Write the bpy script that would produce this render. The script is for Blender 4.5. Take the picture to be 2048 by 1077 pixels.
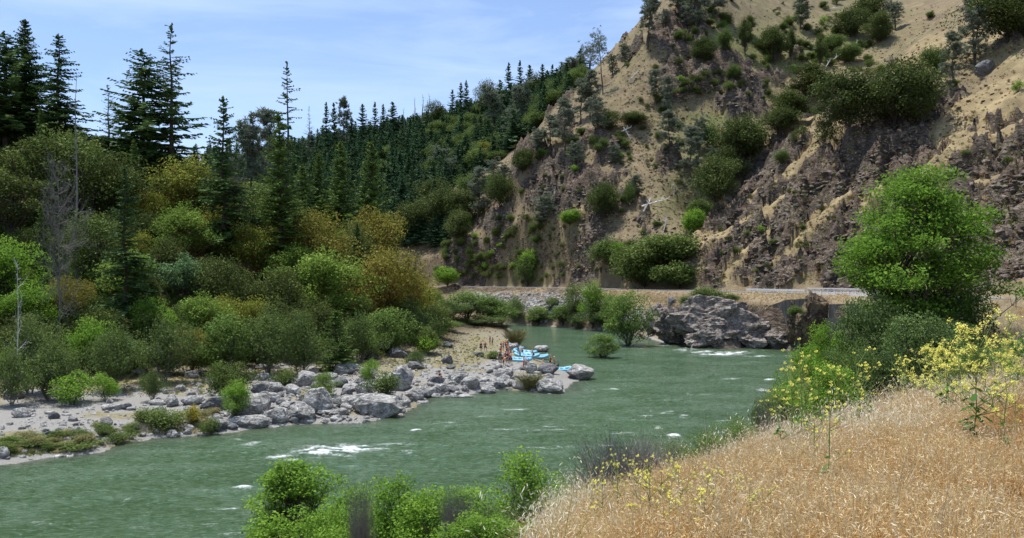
import bpy, math, random
import numpy as np
from math import radians, sin, cos, pi
from mathutils import Vector, Matrix

for o in list(bpy.data.objects): bpy.data.objects.remove(o)
SC = bpy.context.scene
COL = SC.collection
F, HZ, EYE = 1607.0, 557.0, 14.5      # lens in photo pixels, horizon row, eye height above the river

# ---------------------------------------------------------------- camera, world, sun, exposure
cam_d = bpy.data.cameras.new('camera'); cam = bpy.data.objects.new('camera', cam_d); COL.objects.link(cam)
cam.location = (0, 0, EYE); cam.rotation_euler = (radians(90), 0, 0)
cam_d.sensor_width = 36; cam_d.lens = 36*F/2048; cam_d.shift_y = (HZ-538.5)/2048
cam_d.clip_start = .1; cam_d.clip_end = 9000
SC.camera = cam

SUN_DIR = Vector((-0.24, 0.16, 0.94)).normalized()          # towards the sun: high, a little left, a little beyond
SUN_EL = math.asin(SUN_DIR.z); SUN_AZ = math.atan2(SUN_DIR.x, SUN_DIR.y)
W = bpy.data.worlds.new('World'); SC.world = W; W.use_nodes = True
nt = W.node_tree; nt.nodes.clear()
def wn(t, **k):
    n = nt.nodes.new(t)
    for a, b in k.items(): setattr(n, a, b)
    return n
out = wn('ShaderNodeOutputWorld'); bg = wn('ShaderNodeBackground')
sky = wn('ShaderNodeTexSky', sky_type='NISHITA', sun_disc=False, sun_elevation=SUN_EL, sun_rotation=SUN_AZ,
         altitude=300, air_density=1.0, dust_density=0.5, ozone_density=1.6)
geo = wn('ShaderNodeTexCoord'); mp = wn('ShaderNodeMapping'); mp.inputs['Rotation'].default_value = (0, radians(-16), radians(20))
mp.inputs['Scale'].default_value = (2.2, 1.2, 11)
nz = wn('ShaderNodeTexNoise'); nz.inputs['Scale'].default_value = 1.3; nz.inputs['Detail'].default_value = 8; nz.inputs['Roughness'].default_value = .58
nz.inputs['Distortion'].default_value = .5
rp = wn('ShaderNodeValToRGB'); rp.color_ramp.elements[0].position = .38; rp.color_ramp.elements[0].color = (.13,.13,.13,1)
rp.color_ramp.elements[1].position = .78; rp.color_ramp.elements[1].color = (.75,.75,.75,1)
mixc = wn('ShaderNodeMix', data_type='RGBA'); mixc.inputs['B'].default_value = (5.6, 6.3, 7.4, 1)
L = nt.links.new
L(geo.outputs['Generated'], mp.inputs['Vector']); L(mp.outputs['Vector'], nz.inputs['Vector']); L(nz.outputs['Fac'], rp.inputs['Fac'])
L(rp.outputs['Color'], mixc.inputs['Factor']); L(sky.outputs['Color'], mixc.inputs['A']); tnt = wn('ShaderNodeMix', data_type='RGBA', blend_type='MULTIPLY'); tnt.inputs['Factor'].default_value = 1; tnt.inputs['B'].default_value = (.97, 1.05, 1.2, 1)
L(mixc.outputs['Result'], tnt.inputs['A']); L(tnt.outputs['Result'], bg.inputs['Color'])
bg.inputs['Strength'].default_value = 0.124
L(bg.outputs['Background'], out.inputs['Surface'])
sd = bpy.data.lights.new('sun', 'SUN'); sd.energy = 4.9; sd.angle = radians(.53); sd.color = (1, .965, .90)
so = bpy.data.objects.new('sun', sd); COL.objects.link(so); so.rotation_euler = SUN_DIR.to_track_quat('Z', 'Y').to_euler()
so.location = (0, 0, 200)
SC.view_settings.view_transform = 'Standard'; SC.view_settings.look = 'None'
SC.view_settings.exposure = 0.28; SC.view_settings.gamma = 1; SC.view_settings.use_curve_mapping = False
SC.render.engine = 'CYCLES'; SC.cycles.max_bounces = 6; SC.cycles.diffuse_bounces = 3; SC.cycles.glossy_bounces = 2
SC.cycles.transmission_bounces = 3; SC.cycles.transparent_max_bounces = 4

# ---------------------------------------------------------------- noise
def _h(ix, iy, iz, seed):
    n = (ix*374761393 + iy*668265263 + iz*2147483647*0 + iz*1274126177 + seed*974711) & 0xffffffff
    n = ((n ^ (n >> 13))*1274126177) & 0xffffffff
    n = ((n ^ (n >> 16))*2246822519) & 0xffffffff
    n ^= n >> 15
    return (n & 0xffffff)/8388607.5 - 1.0
def vnoise(x, y, z=0.0, seed=0):
    x, y, z = np.broadcast_arrays(np.asarray(x, float), np.asarray(y, float), np.asarray(z, float))
    xf, yf, zf = np.floor(x), np.floor(y), np.floor(z)
    ix, iy, iz = xf.astype(np.int64), yf.astype(np.int64), zf.astype(np.int64)
    u, v, w = x-xf, y-yf, z-zf
    u = u*u*(3-2*u); v = v*v*(3-2*v); w = w*w*(3-2*w)
    def c(a, b, d): return _h(ix+a, iy+b, iz+d, seed)
    x00 = c(0,0,0)*(1-u)+c(1,0,0)*u; x10 = c(0,1,0)*(1-u)+c(1,1,0)*u
    x01 = c(0,0,1)*(1-u)+c(1,0,1)*u; x11 = c(0,1,1)*(1-u)+c(1,1,1)*u
    return (x00*(1-v)+x10*v)*(1-w) + (x01*(1-v)+x11*v)*w
def fbm(x, y, z=0.0, oct=4, seed=0, gain=.5):
    s = 0; a = 1.0; t = 0
    for i in range(oct):
        s = s + a*vnoise(x, y, z, seed+i*17); t += a; a *= gain
        x = x*2.03+3.1; y = y*2.03+7.7; z = z*2.03+1.3
    return s/t
def ridged(x, y, z=0.0, oct=4, seed=0, gain=.55):
    s = 0; a = 1.0; t = 0
    for i in range(oct):
        s = s + a*(1-2*np.abs(vnoise(x, y, z, seed+i*17))); t += a; a *= gain
        x = x*2.1+3.1; y = y*2.1+7.7; z = z*2.1+1.3
    return s/t
def sst(a, b, x):
    t = np.clip((x-a)/(b-a), 0, 1); return t*t*(3-2*t)

# ---------------------------------------------------------------- where things stand: photo bearings to map coordinates
def P(px, py, Y): return (Y*(px-1024)/F, Y, EYE+Y*(HZ-py)/F)
def Wp(px, py):
    Y = EYE*F/(py-HZ); return (Y*(px-1024)/F, Y)

shore_l = [Wp(*p) for p in [(0,930),(110,914),(200,903),(262,886),(330,880),(440,868),(520,858),(600,850),(700,846),(800,834),(832,812),(860,797),
    (905,795),(960,786),(1010,780),(1060,783),(1100,789),(1130,783),(1140,768),(1160,757),(1150,748),(1120,745),(1100,735),(1080,722),
    (1062,708),(1042,696),(1034,685),(1026,668),(1021,658),(940,657),(830,656)]]
shore_far = [Wp(*p) for p in [(830,649.5),(1021,650),(1100,653),(1180,661),(1240,667),(1290,673),(1315,683),(1350,690),(1400,697),(1450,699),
    (1520,697),(1600,703),(1640,707)]]
shore_r = [(61,150),(58,140),(51,125),(40,108),(34,93),(25.5,79),(18,68),(13,60),(7,52),(1,44),(-7,38),(-20,34),(-45,30),(-90,26),(-180,20)]
RIVER = np.array([(-180,66),(-100,63),(-70,60),(-52,60)] + shore_l + shore_far + shore_r)
ROAD = np.array([(26,-60),(34,-25),(50,15),(72,55),(83,90),(84,118),(78,146),(71,168),(62,190),(50,213),(28.5,256),(5.3,294),(-30,330),(-72,362),(-125,388)], float)
def resample(pl, step):
    pl = np.asarray(pl, float)
    # Catmull-Rom through the points, then even spacing
    pts = []
    n = len(pl)
    for i in range(n-1):
        p0, p1, p2, p3 = pl[max(i-1,0)], pl[i], pl[i+1], pl[min(i+2,n-1)]
        for t in np.linspace(0, 1, 12, endpoint=False):
            pts.append(.5*((2*p1)+(-p0+p2)*t+(2*p0-5*p1+4*p2-p3)*t*t+(-p0+3*p1-3*p2+p3)*t**3))
    pts.append(pl[-1]); pts = np.array(pts)
    d = np.r_[0, np.cumsum(np.linalg.norm(np.diff(pts, axis=0), axis=1))]
    s = np.arange(0, d[-1], step)
    return np.c_[[np.interp(s, d, pts[:, k]) for k in range(pts.shape[1])]].T
ROADC = resample(ROAD, 3.0)
ROAD_Z = 11.2
def seg_dist(x, y, poly, closed):
    q = np.r_[poly, poly[:1]] if closed else poly
    d2 = np.full(x.shape, 1e18)
    for a, b in zip(q[:-1], q[1:]):
        ex, ey = b[0]-a[0], b[1]-a[1]; L2 = ex*ex+ey*ey+1e-12
        t = np.clip(((x-a[0])*ex+(y-a[1])*ey)/L2, 0, 1)
        d2 = np.minimum(d2, (x-a[0]-t*ex)**2+(y-a[1]-t*ey)**2)
    return np.sqrt(d2)
def inside(x, y, poly):
    c = np.zeros(x.shape, bool); n = len(poly)
    for i in range(n):
        x1, y1 = poly[i]; x2, y2 = poly[(i+1) % n]
        cond = ((y1 > y) != (y2 > y)) & (x < (x2-x1)*(y-y1)/((y2-y1) if y2 != y1 else 1e-9)+x1)
        c ^= cond
    return c
def river_sd(x, y):                       # > 0 in the water
    w = 1.2*fbm(x/5, y/5, 0, 3, 5)
    d = seg_dist(x, y, RIVER, True)
    return np.where(inside(x, y, RIVER), d, -d) + w*np.clip(1-np.abs(d)/8, 0, 1)*.8

CT = [ # px, py, depth
 (1700,573,186),(1700,450,206),(1700,300,235),(1550,573,212),(1550,450,238),(1480,480,243),(1400,520,232),
 (2048,-90,330),(2048,573,160),(2048,450,176),(2048,300,196),(2048,150,228),(2048,30,270),
 (1900,573,170),(1900,400,196),(1900,250,226),(1850,160,258),(2400,540,130),(2400,200,165),(2400,-200,240),(1780,300,228),
 (1620,330,250),(1620,450,226),(1960,330,200),
 (1400,455,268),(1450,345,296),(1540,230,324),(1650,125,362),(1750,50,400),(1850,0,430),(1640,170,330),(1740,110,365),
 (1250,560,240),(1330,560,228),(1250,500,252),(1100,562,276),(1000,562,298),(900,568,322),(1100,520,285),(1000,500,304),
 (870,540,336),(920,480,338),(965,445,342),(830,520,352),
 (1100,440,296),(1100,340,312),(1060,290,328),(1160,440,286),(1180,330,302),(1200,250,326),(1200,150,372),(1240,135,375),(1210,170,366),
 (1050,400,318),(1000,400,336),(1000,470,320),(1300,430,268),(1300,300,304),(1300,200,332),(1290,90,356),(1340,15,378),(1380,-60,400),
 (1450,230,322),(1450,130,346),(1400,40,372),(1400,330,285),(1350,400,272),(1500,0,425),(1550,150,352),(1600,60,395),(1700,0,450),(1500,-150,500),(1800,-120,520),
 (1160,192,520),(1060,210,540),(960,232,560),(830,272,600),(700,292,620),(600,308,640),(400,330,660),(200,380,680),(0,420,700),(-400,420,700),
 (1080,260,430),(1000,300,440),(900,400,392),(800,430,385),(700,430,430),(700,350,510),(600,400,480),(800,300,540),(920,300,480),
 (480,430,520),(300,470,560),
 (0,745,104),(0,650,114),(0,520,130),(0,400,148),(0,300,170),(-400,650,100),(-400,400,130),(-400,200,165),(-1200,500,90),(-1200,100,170),
 (280,700,116),(280,600,128),(280,480,150),(280,400,175),(280,340,210),(450,690,122),(450,590,138),(450,480,168),(450,410,205),(600,690,130),
 (600,600,146),(600,480,185),(600,430,230),(750,670,146),(750,600,170),(750,520,210),(750,470,260),(860,655,180),(850,615,215),(800,590,270),
 (150,740,106),(150,560,132),(150,380,160),(370,395,230),(520,420,270),
 (100,340,200),(0,250,230),(200,330,260),
]
CW = [ # map points x, y, z
 (0,0,12.95),(-4,0,12.7),(3,6,12.95),(0.3,5.5,12.8),(1.5,8.2,12.6),(3.7,11,12.5),(6.9,15,12.35),(23,40,12.2),(10,10,12.75),(14,22,12.4),(30,40,12.1),
 (58,97,11.7),(48,77,11.7),(56,84,11.6),(40,20,11.7),(25,0,12),(0,-30,13),(60,10,16),(100,40,25),(110,110,24),(130,20,50),
 (19,38,9.6),(14,44,4.8),(16,25,10.3),(7,20,9.9),(2.8,15,10.2),(9,26,8.4),(2,25,5.6),(-5,25,4.2),(-15,22,4.0),(0,12,10.1),(-1,9,11.4),(-6,12,8.6),(-3,6,12.0),(-15,12,7.2),(-30,15,5),(-30,0,9),
 (38,62,9.0),(30,66,4.2),(50,90,7.0),(60,115,7),(68,140,8),(42,92,3),(53,113,4),(20,58,2.4),(26,69,1.8),(33,82,1.6),(13,50,2.6),(18,51,4.0),(39,96,1.8),(-60,0,10),(-60,-40,14),(-150,-50,20),(100,-60,30),(0,-150,20),
 (-60,70,1.4),(-45,80,1.1),(-25,88,1.2),(-12,100,1.2),(0,112,1.1),(-2,125,1.3),(-6,140,1.6),(-1,150,1.0),(-8,165,2.0),(-2,180,1.2),(-14,130,1.8),(-28,118,1.8),(-45,100,1.6),(-62,88,1.6),
 (-10,200,2.0),(-8,225,2.2),(-30,235,2.6),(-20,180,2.6),(-120,70,3),(-160,90,16),(-180,140,50),(-3,215,1.0),
 (-300,500,90),(0,900,120),(400,900,200),(300,500,180),(500,300,200),(-500,900,160),(-500,300,120),(0,-600,80),(600,-200,150),(-600,-200,100),
 (0,1600,200),(1500,1000,250),(-1500,1000,200),(0,-1500,200),
]
for a, b, Y in [(1430,470,252),(1480,410,256),(1550,330,262),(1600,262,268),(1700,185,288),(1830,78,308),(1940,0,325)]:
    q = P(a, b, Y); CW.append(q)
    CW.append((q[0]-1+.12*24, q[1]+24, q[2]-5.5))          # the ravine behind the near spur
CP = np.array([P(*c) for c in CT]+CW, float)
_n = len(CP); _r = np.linalg.norm(CP[:, None, :2]-CP[None, :, :2], axis=2)
_A = np.zeros((_n+3, _n+3)); _A[:_n, :_n] = _r - np.eye(_n)*.6; _A[:_n, _n] = 1; _A[:_n, _n+1:] = CP[:, :2]; _A[_n:, :_n] = _A[:_n, _n:].T
_w = np.linalg.solve(_A, np.r_[CP[:, 2], 0, 0, 0])
def rbf(x, y):
    r = np.zeros(x.shape)
    for i in range(0, len(x), 40000):
        a, b = x[i:i+40000], y[i:i+40000]
        d = np.sqrt((a[:, None]-CP[None, :, 0])**2+(b[:, None]-CP[None, :, 1])**2)
        r[i:i+40000] = d@_w[:_n]+_w[_n]+a*_w[_n+1]+b*_w[_n+2]
    return r
# rocky faces, each given by the bearing and height it is seen at: px, py, rx, ry, weight
ROCKZ = [(1365,80,50,75,1.2),(1430,175,95,60,1.3),(1500,215,60,32,1.2),(1100,370,65,58,1.7),(1060,300,45,22,.7),(1185,395,60,55,1.4),(1150,470,70,34,1.1),(960,520,60,26,.8),(1030,500,50,40,1.0),(930,500,50,18,.8),(1000,450,35,22,.9),(1240,350,60,30,.8),(1330,330,40,25,.7),(1130,250,30,30,.6),(1290,455,60,26,1.2),
 (1190,300,50,25,1.1),(1600,430,150,110,1.1),(1500,470,90,60,.9),(1760,330,90,110,1.1),(1900,340,90,110,.9),(1990,440,110,130,1.1),(2080,330,110,80,1.2),
 (1900,230,60,30,.5),(1080,552,170,22,2.0),(1490,545,80,35,1.9),(1570,550,50,30,1.7),(1620,545,100,35,1.1),(1700,520,80,50,1.0),(2000,540,90,50,1.3),(1660,210,60,35,.5),
 (1250,90,40,35,.5),(1580,120,60,15,.4),(1240,480,90,30,.6),(1400,455,30,30,.6),(1900,480,80,60,.9)]
# grassy ledges and dark clefts of the cliffs, as the bearings they are seen along: points, half width
LEDGES = [([(1500,425),(1550,392),(1604,352),(1640,292)],9),([(1505,478),(1545,448),(1590,420)],8),([(1835,384),(1880,350),(1924,317),(1970,282)],11),([(1880,408),(1963,371),(2048,344),(2120,315)],12),
 ([(1895,285),(1935,245),(1990,215),(2060,205)],26),([(1985,300),(2041,266),(2090,240)],10),([(1345,510),(1420,500),(1464,492),(1508,474)],8),([(1935,480),(1965,430)],12),([(1565,270),(1600,254),(1640,240)],8),
 ([(1720,232),(1690,262),(1660,300)],8),([(1590,520),(1650,470),(1700,420)],7),([(1550,560),(1600,520)],6),([(1780,480),(1830,440),(1870,425)],8),([(1450,560),(1500,520),(1560,480)],6),([(1740,430),(1790,395)],6),
 ([(1070,480),(1110,450),(1160,430)],9),([(990,520),(1060,505)],10),([(1180,520),(1250,500)],9)]
CLEFTS = [([(1655,300),(1700,360),(1692,440),(1700,560)],13,6.5),([(1775,330),(1770,420),(1790,560)],11,5),([(1890,300),(1870,400),(1880,560)],14,6),([(2020,230),(1990,330),(1960,440),(1950,560)],15,6.5),([(1560,420),(1540,480),(1545,560)],9,4),
 ([(1470,470),(1440,530),(1430,560)],9,4),([(1620,400),(1615,480),(1630,555)],8,3.5),([(1105,320),(1125,380),(1120,440)],12,5),([(1060,310),(1070,380)],9,3.5),([(1190,400),(1175,450)],12,4.5),([(1080,460),(1095,520)],12,4),([(1365,20),(1385,100),(1370,170)],12,5),
 ([(1430,110),(1450,170),(1440,225)],10,4),([(1500,180),(1510,230)],10,3.5),([(1285,440),(1300,480)],10,2.5),([(2055,300),(2040,420),(2030,560)],14,6)]
def px_dist(px, py, line):
    d2 = np.full(px.shape, 1e18)
    for (ax, ay), (bx, by) in zip(line[:-1], line[1:]):
        ex, ey = bx-ax, by-ay; t = np.clip(((px-ax)*ex+(py-ay)*ey)/(ex*ex+ey*ey), 0, 1); d2 = np.minimum(d2, (px-ax-t*ex)**2+(py-ay-t*ey)**2)
    return np.sqrt(d2)
def ledge_mask(x, y, z):
    yy = np.maximum(y, 1.0); px = 1024+F*x/yy; py = HZ-F*(z-EYE)/yy; j = 7*fbm(x/3.5, y/3.5, z/3.5, 4, 301); m = np.zeros(x.shape)
    for ln, w in LEDGES: m = np.maximum(m, 1-sst(w*.65, w*1.6, px_dist(px, py, ln)+j*1.3))
    return m
def cleft(x, y, z):
    yy = np.maximum(y, 1.0); px = 1024+F*x/yy; py = HZ-F*(z-EYE)/yy; j = 8*fbm(x/6, y/6, z/6, 3, 303); c = np.zeros(x.shape)
    for ln, w, dp in CLEFTS: c = np.maximum(c, dp*np.exp(-((px_dist(px, py, ln)+j)/w)**2))
    return c
def ledge(x, y, z):
    """slanting ledges of the near spur: phase within a ledge, and where they occur"""
    s = z-.62*x; ph = s/8.5+1.1*fbm(x/30, y/30, z/30, 3, 201)+.10*fbm(x/4, y/4, z/4, 2, 202)
    yy = np.maximum(y, 1); px = 1024+F*x/yy; py = HZ-F*(z-EYE)/yy
    w = sst(1385, 1430, px+(py-480)*.5)*(1-sst(285, 305, y))*sst(150, 175, y)
    return ph-np.floor(ph), w
def rockmask(x, y, z):
    yy = np.maximum(y, 1.0); px = 1024+F*x/yy; py = HZ-F*(z-EYE)/yy
    m = np.zeros(x.shape)
    for a, b, rx, ry, w in ROCKZ:
        m = np.maximum(m, w*np.exp(-(((px-a)/rx)**2+((py-b)/ry)**2)**1.5*.7))
    far = sst(150, 175, y)*sst(-60, -20, x+0*y)*(1-sst(420, 480, y))
    s = z-.62*x; t = x+.62*z
    band = fbm(s/6.5, t/45, y/40, 3, 91)*1.3
    m = m*(.80+1.05*fbm(x/11, y/11, z/11, 4, 77)) + band*1.05*sst(.15, .6, m)
    m = m + .45*sst(.25, .7, fbm(x/9, y/9, z/9, 3, 33))
    m = m + .22*ledge(x, y, z)[1]+.12*cleft(x, y, z) - 2.0*ledge_mask(x, y, z)
    return sst(.34, .56, m)*far
def road_d(x, y):
    return seg_dist(x, y, ROADC[::3], False)
def ground(x, y, detail=True, masks=False):
    x = np.atleast_1d(np.asarray(x, float)); y = np.atleast_1d(np.asarray(y, float))
    x, y = np.broadcast_arrays(x, y); sh = x.shape; x = x.ravel(); y = y.ravel()
    z = rbf(x, y)
    R = rockmask(x, y, z); z0_ = z
    far = sst(165, 215, y)
    rd = road_d(x, y)
    sw_, lw_ = ledge(x, y, z)
    sd_ = river_sd(x, y)
    s = z-.62*x; t = x+.62*z
    keep = sst(9, 22, rd)
    # hill swells, gullies
    z = z + far*keep*(3.6*fbm(x/24, y/34, 0, 3, 11) + 1.1*ridged(x/9, y/14, z/14, 3, 15) + .45*fbm(x/3, y/3, z/3, 3, 12))
    if True:
        crag = 5.2*ridged(s/9, t/19, y/12, 4, 21)+4.2*ridged(x/5.2, y/4.5, z/9, 4, 23, .62)+1.6*ridged(s/1.7, t/4.6, y/2.4, 3, 29, .62)-2.2
        z = z + R*(crag+1.2)*sst(6, 13, rd) + (lw_*2.6*np.where(sw_ < .3, .5-sw_/.3, -.5+(sw_-.3)/.7) - far*cleft(x, y, z0_)*(1-ledge_mask(x, y, z0_)) + far*2.6*ledge_mask(x, y, z0_))*sst(7, 16, rd)
    # bank forest floor and bar
    bank = (1-far)*sst(70, 100, y)*(x < 30)
    z = z + bank*(.5*fbm(x/6, y/6, 0, 3, 41)*sst(1.0, 5, z)+.12*fbm(x/1.3, y/1.3, 0, 3, 43))
    near = 1-sst(60, 75, y)
    z = z + near*.10*fbm(x/1.1, y/1.1, 0, 3, 47)
    z = z - .36*sst(10.6, 12.0, z)*near*(x > -8)
    # road bench and its embankment towards the river
    land = np.maximum(-sd_, 0)
    rz = ROAD_Z + 0*x
    emb = np.minimum(rz-.15, 1.2+land*.85)
    # on the river side of the road keep the fill no higher than the road
    wr = 1-sst(5.6, 9.5, rd)
    z = np.where((rd < 9.5), z*(1-wr)+(rz-.12)*wr, z)
    hillside = sst(9.5, 13, rd)
    lowside = (land < 60) & (rd < 45) & (y > 150) & (x > -60) & (land < road_side(x, y))
    px_ = 1024+F*x/np.maximum(y, 1); wz = sst(1478, 1496, px_)*(1-sst(1606, 1620, px_))+sst(1650, 1665, px_)
    fill = rz-.12-np.maximum(rd-6.2, 0)*(.42-.25*wz)-np.maximum(rd-15.2, 0)*3.0*wz+.35*fbm(x/4, y/4, 0, 3, 53)
    z = np.where(lowside & (rd >= 5), np.minimum(z*(1-wz)+60*wz, np.maximum(fill, .5)), z)
    # river
    up = .08+np.maximum(z, .12)*sst(0, 3.2+1.5*vnoise(x/7, y/7, 0, 3), land)
    z = np.where(sd_ > 0, -np.minimum(sd_*.45, 2.6), np.minimum(up, np.maximum(z, .12)))
    z = z.reshape(sh)
    if masks: return z, R.reshape(sh), rd.reshape(sh), sd_.reshape(sh)
    return z
def road_side(x, y):                      # distance from river shore to the road, so points nearer the river than the road lie on its low side
    # signed side of the road centre line: river side is on the left of travel from ROAD[0] to ROAD[-1]
    q = ROADC; 
    best = np.full(x.shape, 1e18); side = np.zeros(x.shape)
    for a, b in zip(q[:-1:3], q[3::3]):
        ex, ey = b-a; L2 = ex*ex+ey*ey
        t = np.clip(((x-a[0])*ex+(y-a[1])*ey)/L2, 0, 1)
        dd = (x-a[0]-t*ex)**2+(y-a[1]-t*ey)**2
        c = ex*(y-a[1])-ey*(x-a[0])
        m = dd < best; best = np.where(m, dd, best); side = np.where(m, c, side)
    return np.where(side > 0, 1e9, -1e9)
def gz(x, y): return float(ground(np.array([x]), np.array([y]))[0])
_T = np.r_[np.arange(3, 60, .5), np.arange(60, 460, 1.0), np.arange(460, 900, 4)]
def hit(px, py):
    """first ground point met along a bearing"""
    u = (px-1024)/F; v = (HZ-py)/F
    z = ground(_T*u, _T); d = EYE+_T*v-z
    k = np.argmax(d < 0)
    if d[k] >= 0: return None
    if k == 0: return (_T[0]*u, _T[0], z[0])
    a = d[k-1]/(d[k-1]-d[k]); Y = _T[k-1]+a*(_T[k]-_T[k-1])
    return (Y*u, Y, EYE+Y*v)

# ---------------------------------------------------------------- mesh helpers
def mkmesh(name, V, Q=None, T=None, tint=None, mats=(), qm=None, tm=None, smooth=False, cols=None):
    V = np.asarray(V, np.float32); nq = 0 if Q is None else len(Q); ntri = 0 if T is None else len(T)
    m = bpy.data.meshes.new(name)
    m.vertices.add(len(V)); m.vertices.foreach_set('co', V.ravel())
    parts = []
    if nq: parts.append(np.asarray(Q, np.int32).ravel())
    if ntri: parts.append(np.asarray(T, np.int32).ravel())
    li = np.concatenate(parts); m.loops.add(len(li)); m.loops.foreach_set('vertex_index', li)
    tot = np.r_[np.full(nq, 4), np.full(ntri, 3)].astype(np.int32)
    m.polygons.add(nq+ntri); m.polygons.foreach_set('loop_start', np.r_[0, np.cumsum(tot)[:-1]].astype(np.int32))
    try: m.polygons.foreach_set('loop_total', tot)
    except Exception: pass
    for x in mats: m.materials.append(x)
    if qm is not None or tm is not None:
        mi = np.r_[qm if qm is not None else np.zeros(nq), tm if tm is not None else np.zeros(ntri)].astype(np.int32)
        m.polygons.foreach_set('material_index', mi)
    m.polygons.foreach_set('use_smooth', np.full(nq+ntri, smooth))
    m.update(calc_edges=True)
    if tint is not None:
        a = m.attributes.new('tint', 'FLOAT', 'POINT'); a.data.foreach_set('value', np.asarray(tint, np.float32))
    if cols is not None:
        for k, v in cols.items():
            a = m.attributes.new(k, 'FLOAT', 'POINT'); a.data.foreach_set('value', np.asarray(v, np.float32))
    m.validate(clean_customdata=False)
    return m
class MB:
    """collects vertices and faces, with a tint and a material per batch"""
    def __init__(s): s.V = []; s.Q = []; s.T = []; s.t = []; s.qm = []; s.tm = []; s.n = 0
    def add(s, V, Q=None, T=None, tint=0.5, mat=0):
        V = np.asarray(V, float)
        if Q is not None and len(Q): s.Q.append(np.asarray(Q)+s.n); s.qm.append(np.full(len(Q), mat))
        if T is not None and len(T): s.T.append(np.asarray(T)+s.n); s.tm.append(np.full(len(T), mat))
        s.V.append(V); s.t.append(np.broadcast_to(np.asarray(tint, float), (len(V),))); s.n += len(V)
    def mesh(s, name, mats, smooth=False):
        V = np.concatenate(s.V); t = np.concatenate(s.t)
        Q = np.concatenate(s.Q) if s.Q else None; T = np.concatenate(s.T) if s.T else None
        return mkmesh(name, V, Q, T, t, mats, np.concatenate(s.qm) if s.Q else None, np.concatenate(s.tm) if s.T else None, smooth)
def frame(d):
    d = d/np.maximum(np.linalg.norm(d, axis=-1, keepdims=True), 1e-9)
    r = np.where(np.abs(d[..., 2:3]) < .9, np.array([0, 0, 1.]), np.array([1., 0, 0]))
    a = np.cross(d, r); a /= np.maximum(np.linalg.norm(a, axis=-1, keepdims=True), 1e-9)
    return d, a, np.cross(d, a)
def sticks(mb, P0, P1, r0, r1, sides=5, tint=.5, mat=0):
    """tapered prisms from P0 to P1, all at once"""
    P0 = np.asarray(P0, float).reshape(-1, 3); P1 = np.asarray(P1, float).reshape(-1, 3); n = len(P0)
    if not n: return
    r0 = np.broadcast_to(np.asarray(r0, float), (n,)); r1 = np.broadcast_to(np.asarray(r1, float), (n,))
    d, a, b = frame(P1-P0); an = np.arange(sides)*2*pi/sides
    ring = a[:, None, :]*np.cos(an)[None, :, None]+b[:, None, :]*np.sin(an)[None, :, None]
    V = np.concatenate([P0[:, None]+ring*r0[:, None, None], P1[:, None]+ring*r1[:, None, None]], 1)
    base = (np.arange(n)*2*sides)[:, None]; k = np.arange(sides); k2 = (k+1) % sides
    Q = np.stack([base+k, base+k2, base+k2+sides, base+k+sides], -1).reshape(-1, 4)
    mb.add(V.reshape(-1, 3), Q, tint=np.repeat(np.broadcast_to(np.asarray(tint, float), (n,)), 2*sides), mat=mat)
def pipe(mb, pts, rad, sides=8, tint=.5, mat=0, caps=True):
    pts = np.asarray(pts, float); n = len(pts); rad = np.broadcast_to(np.asarray(rad, float), (n,))
    tg = np.gradient(pts, axis=0); d, a, b = frame(tg)
    for i in range(1, n):      # keep frames from flipping
        ai = a[i-1]-d[i]*np.dot(a[i-1], d[i]); ai /= np.linalg.norm(ai)+1e-9; a[i] = ai; b[i] = np.cross(d[i], ai)
    an = np.arange(sides)*2*pi/sides
    V = pts[:, None]+(a[:, None]*np.cos(an)[None, :, None]+b[:, None]*np.sin(an)[None, :, None])*rad[:, None, None]
    i = np.arange(n-1)[:, None]*sides; k = np.arange(sides)[None]; k2 = (k+1) % sides
    Q = np.stack([i+k, i+k2, i+k2+sides, i+k+sides], -1).reshape(-1, 4)
    V = V.reshape(-1, 3); T = None
    if caps:
        V = np.r_[V, pts[:1], pts[-1:]]; m = n*sides
        k = np.arange(sides); k2 = (k+1) % sides
        T = np.r_[np.c_[k2, k, np.full(sides, m)], np.c_[k+(n-1)*sides, k2+(n-1)*sides, np.full(sides, m+1)]]
    mb.add(V, Q, T, tint, mat)
def box(mb, x0, x1, y0, y1, z0, z1, tint=.5, mat=0, M=None):
    V = np.array([(x, y, z) for z in (z0, z1) for y in (y0, y1) for x in (x0, x1)], float)
    Q = [(0,2,3,1),(4,5,7,6),(0,1,5,4),(2,6,7,3),(0,4,6,2),(1,3,7,5)]
    if M is not None: V = V@np.array(M)[:3, :3].T+np.array(M)[:3, 3]
    mb.add(V, Q, tint=tint, mat=mat)
def obj(name, mesh, parent=None, kind=None, label=None, cat=None, group=None, loc=None, rz=None, scale=None):
    o = bpy.data.objects.new(name, mesh); COL.objects.link(o)
    if parent: o.parent = parent
    tag(o, label, cat, group, kind)
    if loc is not None: o.location = loc
    if rz is not None: o.rotation_euler = (0, 0, rz)
    if scale is not None: o.scale = scale if hasattr(scale, '__len__') else (scale,)*3
    return o
def tag(o, label=None, cat=None, group=None, kind=None):
    for k, v in (('label', label), ('category', cat), ('group', group), ('kind', kind)):
        if v: o[k] = v
    return o
def copy_tree(o, parent=None):
    c = o.copy(); COL.objects.link(c); c.parent = parent
    for ch in KIDS.get(o.name, []): copy_tree(ch, c)
    return c
KIDS = {}
def bearing(o):
    l = o.location; return 1024+F*l.x/max(l.y, 1), HZ-F*(l.z-EYE)/max(l.y, 1)
STOPW = {'in','on','at','of','the','and','with','by','before','behind','below','above','left','right','under','beside','its','a','to','from','over','one','among','between','two','for','near','standing','his','who','where'}
def short(lb):
    w = lb.split()[:8]
    while len(lb.split()) > 8 and w and w[-1] in STOPW: w = w[:-1]
    return ' '.join(w)
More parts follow.
